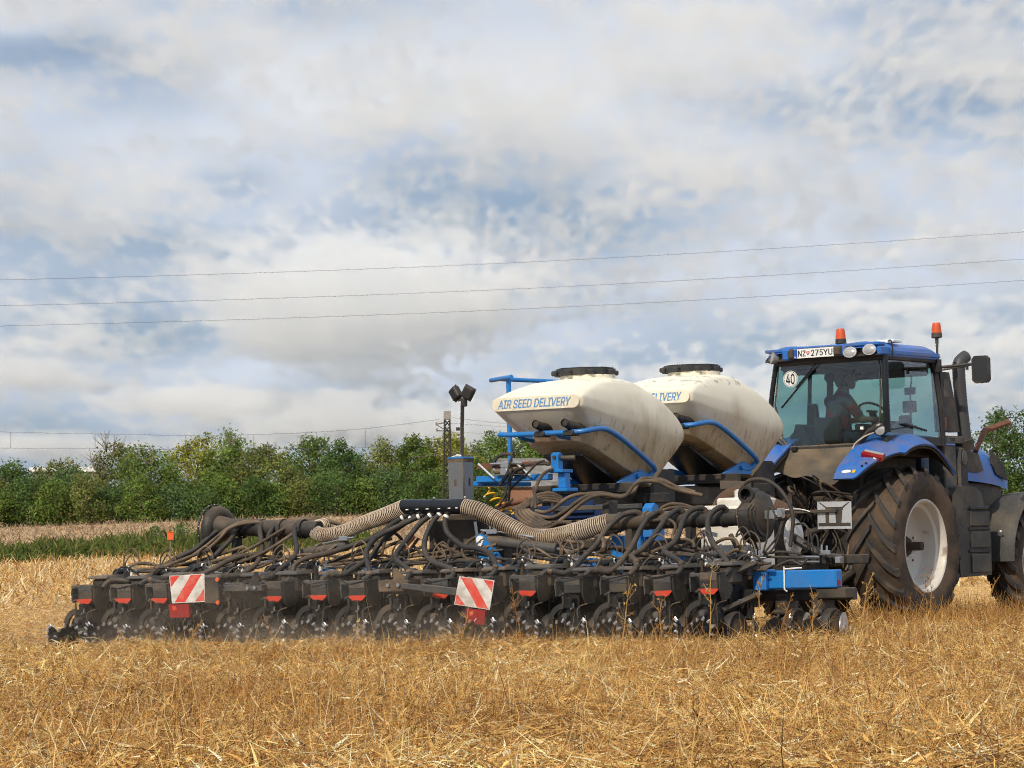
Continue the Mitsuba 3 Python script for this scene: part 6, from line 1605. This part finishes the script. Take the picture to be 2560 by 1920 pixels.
    sh_ = lambda s, c: [(c[0] - .028 * s, c[1] + .03 * s), (c[0] + .028 * s, c[1] + .03 * s), (c[0] + .028 * s, c[1]), (c[0], c[1] - .036 * s), (c[0] - .028 * s, c[1])]
    tp('shield', [prism(sh_(.85, (-.140, 3.665)), -.8475, -.8455, 'y')], 'm_red', False, parent=key)
    tp('shield_base', [prism([(-.162, 3.655), (-.118, 3.655), (-.140, 3.632)], -.8485, -.8475, 'y')], 'm_inkblue', False, parent=key)
    tp('shield_cross', [box(-.143, -.137, -.8485, -.8476, 3.652, 3.686, .0003), box(-.152, -.128, -.8485, -.8476, 3.668, 3.673, .0003)], 'm_plate', False, parent=key)
    # speed sticker
    key = tp('speed_sticker', [move(oval(-.525, 3.345, .112, .112, -.004, 0), (0, -.652, 0))], 'm_plate', False)
    labels[key] = {'label': 'round white sticker reading 40 on the rear window'}
    ring = [(-.525 + .100 * math.cos(t), 3.345 + .100 * math.sin(t)) for t in np.linspace(0, 2 * math.pi, 40, endpoint=False)]
    tp('ring', [tube([(x, -.657, z) for x, z in ring + ring[:1]], .0035, 4, smooth=False)], 'm_ink', parent=key)
    write('40', -.595, 3.275, .135, -.656, 'm_ink', key, 'digits', .135)
    tp('window_sticker', [box(.50, .55, -.652, -.648, 2.61, 2.65, .001)], 'm_plate', False)
    # wipers
    tp('wiper', [tube([(-.10, -.70, 3.53), (-.42, -.70, 3.22)], .010, 6, smooth=False), tube([(-.16, -.70, 3.44), (-.66, -.69, 2.96)], .014, 5, smooth=False)], 'm_ink')
    tp('wiper', [tube([(.90, -.45, 2.60), (.90, .2, 2.66)], .008, 6, smooth=False), tube([(.90, -.15, 2.68), (.90, .50, 2.60)], .016, 5, smooth=False)], 'm_ink')
    # beacons
    for nm, (x, y, z0, zl) in (('rear', (.15, -.45, 3.76, 3.80)), ('right', (.90, .92, 3.84, 3.895))):
        k = tp('beacon', [lathe([(0, zl - .02), (.055, zl - .02), (.075, zl - .01), (.072, zl + .05), (.0, zl + .05)], 24, 'z', (x, y, 0)), cyl((x, y, z0 - .04), (x, y, zl), .024, n=12)], 'm_black')
        labels[k] = {'label': f'amber warning beacon, {"on the rear roof edge" if nm == "rear" else "on a post at the right of the cab"}'}
        tp('lens', [lathe([(.068, zl + .05), (.066, zl + .11), (.057, zl + .175), (.045, zl + .19), (.0, zl + .195)], 28, 'z', (x, y, 0))], 'm_amber', 40, parent=k)
    tp('beacon_post', [cyl((.90, .91, 3.40), (.90, .92, 3.87), .016, n=10), cyl((.93, .9, 3.42), (.93, .9, 3.58), .035, n=10), sphere((.90, .92, 3.77), .022, 6), box(.86, .95, .86, .95, 3.40, 3.50, .01)], 'm_black')
    k = tp('mirror', [trimesh.convex.convex_hull(np.array([[1.50 + sx * (.125 - a), .92 + sy * .035 - (0 if sy < 0 else .0), 3.415 + sz * (.185 - b)] for sx in (-1, 1) for sz in (-1, 1) for a, b in ((0, .04), (.04, 0)) for sy in (-1, 1)]) + [0, .1, 0])], 'm_black')
    tp('glass', [box(1.395, 1.605, .98, .986, 3.255, 3.575, .02)], 'm_seat', parent=k)
    tp('arm', [tube([(.90, .92, 3.47), (1.42, 1.05, 3.50)], .022, 8, smooth=False), tube([(.92, .92, 3.43), (1.3, 1.02, 3.47)], .012, 6, smooth=False), cyl((1.30, 1.0, 3.42), (1.30, 1.0, 3.50), .02)], 'm_black', parent=k)
    # exhaust and intake at the right front corner of the cab
    k = tp('exhaust', [tube([(.86, 1.76, 2.45), (.85, 1.70, 3.0), (.85, 1.66, 3.45), (.86, 1.68, 3.58), (.90, 1.80, 3.66)], [.095, .092, .088, .09, .088], 22)], 'm_exhaust', 60)
    labels[k] = {'label': 'dark grey curved exhaust pipe'}
    tp('collar', [lathe([(.105, 0), (.12, .01), (.12, .05), (.105, .06)], 22, 'z', (.862, 1.77, 2.44)), tube([(.86, 1.72, 2.50), (.86, 1.76, 2.36)], [.13, .13], 18, smooth=False)], 'm_black', parent=k)
    tp('heat_shield', [prism([(1.02, 3.42), (1.30, 3.42), (1.46, 2.98), (1.56, 2.60), (1.08, 2.60)], .74, .88, 'x')], 'm_black')
    tp('shield_panel', [prism([(1.10, 3.32), (1.26, 3.32), (1.32, 3.08), (1.12, 3.08)], .88, .888, 'x')], 'm_gray')
    tp('grab_handle', [box(.84, .90, 1.10, 1.62, 2.44, 2.545, .008), box(.90, .905, 1.2, 1.38, 2.46, 2.52, .004)], 'm_gray')
    tp('handle_slot', [box(.902, .908, 1.22, 1.36, 2.465, 2.515, .002)], 'm_ink')
    tp('filter_column', [box(.60, .86, 1.12, 1.48, 1.70, 2.42, .02), box(.70, .90, 1.50, 1.74, 1.75, 2.40, .03)], 'm_gray')
    tp('cooling_grille', [box(.90, .904, 1.52, 1.72, 1.78, 2.20, .001)], 'm_ink')
    tp('oval_reflector', [trimesh.Trimesh(np.asarray(sphere((0, 0, 0), 1, 10).vertices) * [.02, .075, .11] + [.91, 1.62, 2.24], sphere((0, 0, 0), 1, 10).faces, process=False)], 'm_gray', 40)
    tp('orange_side_mark', [box(.905, .912, 1.06, 1.11, 2.62, 2.80, .002)], 'm_rust')
    # fuel tank with its steps, front fender, bonnet
    prof = [(1.02, 1.72), (1.10, 1.83), (1.30, 1.86), (1.70, 1.84), (1.88, 1.76), (1.98, 1.58), (2.10, 1.40), (2.14, 1.10), (2.12, .62), (1.15, .60)]
    tp('fuel_tank', [prism(prof, .40, 1.02, 'x'), prism([(y + .0, z) for y, z in [(1.35, 1.58), (2.0, 1.56), (2.0, 1.53), (1.35, 1.54)]], 1.02, 1.03, 'x')], 'm_tankgray', 30)
    tp('step', [box(1.0, 1.06, 1.45, 2.02, z, z + .055, .012) for z in (1.52,)][0], 'm_ink')
    tp('step', box(1.0, 1.045, 1.42, 2.06, 1.24, 1.29, .012), 'm_ink')
    tp('step', box(1.0, 1.045, 1.42, 2.06, .93, .98, .012), 'm_ink')
    for z0, z1 in ((1.30, 1.50), (1.0, 1.22), (.66, .91)):
        tp('tank_panel', box(1.015, 1.05, 1.48, 2.06, z0, z1, .02), 'm_tankgray')
    ff = []
    for a in np.linspace(-78, 60, 26):
        t = math.radians(a)
        ff.append([[.62 + .56 * u, 3.45 + (.98 - .06 * abs(2 * u - 1) ** 3) * math.sin(t), .80 + (.98 - .06 * abs(2 * u - 1) ** 3) * math.cos(t)] for u in np.linspace(0, 1, 9)])
    ff = [[[x, y, z] for x, y, z in r] for r in ff]
    ff.insert(0, [[x, y - .02, .80] for x, y, z in ff[0]])
    for s in (1, -1):
        k = tp('front_fender', solid([[[s * x, y, z] for x, y, z in r] for r in ff], .03), 'm_tankgray', 40)
    tp('fender_rivet', [sphere((.78, 2.455, 1.22), .018, 6), sphere((1.02, 2.455, 1.22), .018, 6)][0], 'm_plate')
    tp('fender_rivet', sphere((1.02, 2.455, 1.22), .018, 6), 'm_plate')
    hood = []
    for y, w, zt_, zs in ((1.15, .48, 2.62, 2.05), (2.0, .47, 2.60, 2.03), (2.9, .46, 2.54, 1.99), (3.4, .45, 2.45, 1.96), (3.8, .43, 2.31, 1.92), (4.05, .40, 2.12, 1.88), (4.12, .36, 1.95, 1.85)):
        row = []
        for t in np.linspace(-1, 1, 23):
            a = abs(t)
            x = math.copysign(w * min(1, a * 1.35) ** .9, t)
            z = zt_ if a < .55 else zt_ - (zt_ - zs) * ((a - .55) / .45) ** 1.4
            z -= .05 * (a / .55) ** 2 if a < .55 else .05
            row.append([x, y, z])
        hood.append(row)
    k = tp('bonnet', [loft(hood)], 'm_tractorblue', 40)
    labels[k] = {'label': 'blue bonnet in front of the cab'}
    tp('grille', [prism([(3.38, 2.40), (3.62, 2.30), (3.86, 2.12), (3.92, 1.96), (3.55, 2.05), (3.40, 2.2)], .445, .468, 'x'), prism([(2.2, 2.40), (2.95, 2.36), (3.12, 2.1), (2.9, 2.06), (2.2, 2.1)], .455, .475, 'x')], 'm_black', parent=k)
    tp('engine', [box(-.38, .38, 1.2, 3.9, 1.0, 1.96, .04), box(-.25, .25, 3.2, 4.3, .6, 1.2, .03), box(-.8, .8, 3.35, 3.55, .6, .85, .03)], 'm_black')
    tp('rusty_bracket', [tube([(.62, 2.58, 2.36), (.60, 2.92, 2.66), (.60, 3.74, 2.80)], .045, 4, smooth=False), ], 'm_rust')
    # rear cover sheet, axle, hitch and a tangle of hoses below the cab
    cov = []
    for i, z in enumerate(np.linspace(2.38, 1.99, 7)):
        cov.append([[x, -.70 - .16 * (i / 6) + .02 * math.sin(9 * x + i), z - (.07 * math.sin(5.1 * x + 1.2) + .045 * math.sin(11 * x)) * (i / 6) + (.06 if i == 6 and x > .3 else 0)] for x in np.linspace(-.70 - .08 * i / 6, .52 + .02 * i / 6, 24)])
    k = tp('rear_cover', solid([r for r in cov], .012), 'm_tarp', 60)
    labels[k] = {'label': 'dusty cloth cover hanging below the rear window'}
    tp('cover_latch', [box(-.50, -.42, -.75, -.70, 2.36, 2.42, .008)], 'm_ink')
    tp('fender_wire', [tube([(.44, -.80, 2.30), (.47, -.76, 2.42), (.60, -.70, 2.52), (.72, -.68, 2.56)], .010, 6)], 'm_coil', 60)
    tp('rear_axle', [box(-.42, .42, -.5, 1.2, .65, 1.5, .05), cyl((-.65, 0, 1.03), (.65, 0, 1.03), .17, n=20), box(-.36, .36, -.62, -.45, .8, 1.75, .03)], 'm_black')
    tp('lift_arm', [tube([(-.5, -.4, .9), (-.45, -1.25, .62)], .05, 6, smooth=False)], 'm_black')
    tp('lift_arm', [tube([(.5, -.4, .9), (.45, -1.25, .62)], .05, 6, smooth=False)], 'm_black')
    tp('lift_rod', [tube([(-.46, -.75, 1.75), (-.45, -.95, .75)], .045, 8, smooth=False)], 'm_black')
    tp('lift_rod', [tube([(.46, -.75, 1.75), (.45, -.95, .75)], .045, 8, smooth=False)], 'm_black')
    tp('top_link', [tube([(.0, -.6, 1.35), (.0, -1.35, 1.25)], .045, 8, smooth=False)], 'm_gray')
    r = np.random.default_rng(21)
    for i in range(16):
        x0, x1 = r.uniform(-.5, .5, 2)
        z0 = r.uniform(1.35, 1.85)
        tp('rear_hose', [tube([(x0, -.62, z0), ((x0 + x1) / 2 + r.uniform(-.15, .15), -.85 - r.uniform(0, .25), z0 + r.uniform(-.02, .22)), (x1, -.80, z0 - r.uniform(.1, .5)), (x1 + r.uniform(-.2, .2), -1.0, z0 - r.uniform(.4, .8))], r.uniform(.010, .02), 7, step=.05)], 'm_rubber' if i % 3 else 'm_brown', 60)
    for i in range(9):
        x, z = r.uniform(-.45, .45), r.uniform(1.2, 1.75)
        tp('hose_coupling', [cyl((x, -.62, z), (x, -.72, z), .022, n=10)], ['m_red', 'm_steel', 'm_gray', 'm_yellow'][i % 4])
    tp('drawbar', [box(-.08, .08, -2.4, -.3, .42, .54, .02)], 'm_black')
    # inside the cab
    k = tp('driver_seat', [box(-.45, .05, -.12, .42, 2.42, 2.56, .05), box(-.40, .0, -.30, -.20, 2.48, 2.82, .05, None), box(-.4, .0, -.1, .35, 2.35, 2.45, .02)], 'm_seat', 40)
    tp('armrest', [box(.10, .18, -.05, .38, 2.62, 2.72, .03)], 'm_seat', parent=k)
    tp('passenger_backrest', [box(-.57, -.43, -.12, -.03, 2.66, 3.02, .04, RX(12))], 'm_seat', 40)
    tp('console', [box(.36, .62, .0, .70, 2.40, 2.74, .04), box(-.7, -.42, -.45, .1, 2.40, 2.62, .04), prism([(-.70, 2.43), (-.35, 2.43), (-.46, 2.70), (-.58, 2.74)], -.45, -.1, 'y')], 'm_seat', 40)
    th = np.linspace(0, 2 * math.pi, 33)
    R = RX(-38)
    ring = np.stack([.19 * np.cos(th), .19 * np.sin(th), 0 * th], 1) @ R.T + [.06, .56, 2.90]
    k = tp('steering_wheel', [tube(ring, .016, 8, smooth=False)], 'm_seat', 60)
    tp('column', [cyl((.06, .56, 2.90), (.06, .80, 2.45), .05), box(.03, .09, .44, .68, 2.89, 2.92, .01)], 'm_seat', parent=k)
    tp('display', [box(.52, .72, .55, .60, 2.86, 3.02, .015), cyl((.62, .6, 2.86), (.62, .6, 2.6), .015), box(.58, .74, .50, .55, 3.10, 3.20, .015), tube([(.66, .55, 3.5), (.70, .5, 3.3), (.66, .52, 3.1), (.7, .5, 2.9)], .010, 6), box(.55, .72, .35, .45, 2.68, 2.82, .03)], 'm_seat')
    tp('dashboard', [box(-.45, .45, .80, 1.02, 2.45, 2.68, .04)], 'm_seat', 40)
    tp('green_bottle', [cyl((.34, .30, 2.74), (.34, .30, 2.86), .04, n=14)], 'm_greenplastic')


def driver():
    """The seated driver, one continuous body from chained hulls, with cap, shirt and trousers over it."""
    key = numbered('driver')
    def chain(bones, fine=.022, rounds=8):
        tot = None
        for (a, ra), (b, rb) in bones:
            m = Manifold.batch_hull([Manifold.sphere(ra, 14).translate(list(map(float, a))), Manifold.sphere(rb, 14).translate(list(map(float, b)))])
            tot = m if tot is None else tot + m
        tot = tot.refine_to_length(fine)
        g = tot.to_mesh()
        t = trimesh.Trimesh(np.array(g.vert_properties[:, :3]), np.array(g.tri_verts))
        trimesh.smoothing.filter_taubin(t, iterations=rounds)
        return t
    o = np.array([-.20, -.04, 2.40])
    TW, HT = RZ(-30), RZ(-58)
    P = lambda *p: o + (TW @ np.array(p)) * 1.10
    H = lambda *p: HT @ np.array(p) * 1.22
    hip, waist, chest, neck = P(0, .02, .12), P(0, .03, .32), P(0, .06, .52), P(.01, .10, .70)
    head = P(.02, .16, .86)
    shl, shr = P(-.19, .06, .59), P(.19, .06, .59)
    ell, elr = P(-.27, .24, .34), P(.28, .22, .34)
    wrl, wrr = P(-.10, .50, .36), P(.22, .50, .35)
    bones = [((hip, .15), (waist, .145)), ((waist, .145), (chest, .15)), ((chest, .14), (neck, .065)), ((shl, .075), (shr, .075)), ((neck, .062), (head, .06)),
             ((head, .112), (head + H(0, .02, .05), .118)), ((head + H(0, .04, -.03), .085), (head + H(0, .065, -.075), .055)),
             ((head + H(0, .10, .0), .022), (head + H(0, .122, -.022), .018)), ((head + H(0, .09, .04), .03), (head + H(.0, .10, .02), .02)), ((head + H(0, .085, -.055), .028), (head + H(0, .10, -.055), .018)),
             ((head + H(.095, .0, .0), .022), (head + H(.10, -.01, -.02), .016)), ((head + H(-.095, .0, .0), .022), (head + H(-.10, -.01, -.02), .016)),
             ((shl, .07), (ell, .05)), ((ell, .048), (wrl, .032)), ((shr, .07), (elr, .05)), ((elr, .048), (wrr, .032)),
             ((P(-.10, .04, .10), .095), (P(-.15, .46, .12), .07)), ((P(.10, .04, .10), .095), (P(.15, .46, .12), .07)), ((P(-.15, .46, .12), .068), (P(-.15, .58, -.2), .05)), ((P(.15, .46, .12), .068), (P(.15, .58, -.2), .05))]
    add('body', chain(bones, .02, 6), 'm_skin', key, True, TRACTOR)
    for s, wr in ((-1, wrl), (1, wrr)):
        hb = [((wr, .03), (wr + [0, .06, .01], .034))]
        for f in range(4):
            b0 = wr + np.array([s * (.028 - .019 * f), .085, .012])
            m1, e1 = b0 + [0, .035, -.008 + .004 * f], b0 + [0, .045 - .004 * (f == 3), -.042]
            hb += [((wr + [0, .05, .01], .016), (b0, .0105)), ((b0, .0105), (m1, .0095)), ((m1, .0095), (e1, .0085))]
        t0 = wr + np.array([-s * .035, .05, .0])
        hb += [((wr + [0, .02, 0], .018), (t0, .012)), ((t0, .012), (t0 + [0, .035, -.02], .010))]
        add('hand', chain(hb, .009, 4), 'm_skin', key, True, TRACTOR)
    add('shirt', chain([((waist - [0, 0, .08], .165), (waist, .165)), ((waist, .165), (chest, .168)), ((chest, .155), (neck - [0, .01, .05], .085)), ((shl, .09), (shr, .09)), ((shl, .088), (shl + (ell - shl) * .75, .07)), ((shr, .088), (shr + (elr - shr) * .75, .07))], .022, 6), 'm_shirt', key, True, TRACTOR)
    add('trousers', chain([((hip - [0, 0, .02], .165), (waist - [0, 0, .06], .16)), ((P(-.10, .04, .10), .108), (P(-.15, .46, .12), .085)), ((P(.10, .04, .10), .108), (P(.15, .46, .12), .085)), ((P(-.15, .46, .12), .08), (P(-.15, .58, -.2), .068)), ((P(.15, .46, .12), .08), (P(.15, .58, -.2), .068))], .025, 6), 'm_trouser', key, True, TRACTOR)
    add('hair', chain([((head + H(0, -.03, .02), .122), (head + H(0, -.035, -.03), .105))], .02, 4), 'm_cap', key, True, TRACTOR)
    add('cap', [chain([((head + H(0, .0, .065), .124), (head + H(0, .03, .068), .12))], .02, 4), trimesh.convex.convex_hull(np.array([head + H(x, y, .062 + z - .03 * (x / .08) ** 2 - .1 * (y - .09)) for x in (-.085, -.04, .04, .085) for y in (.09, .20 - abs(x) * .4) for z in (0, .012)]))], 'm_cap', key, 40, TRACTOR)
    label(key, 'driver in dark cap and red and grey shirt seated in the tractor cab', 'person')


bs('m_hub', (.055, .038, .028), .8)
bs('m_exhaust', (.075, .075, .08), .5, metallic=.3)
bs('m_tankgray', dusty((.036, .038, .039), (.13, .105, .075), .45, 3.0, .25), .6)
bs('m_greenplastic', (.05, .32, .08), .4)
tractor()
driver()
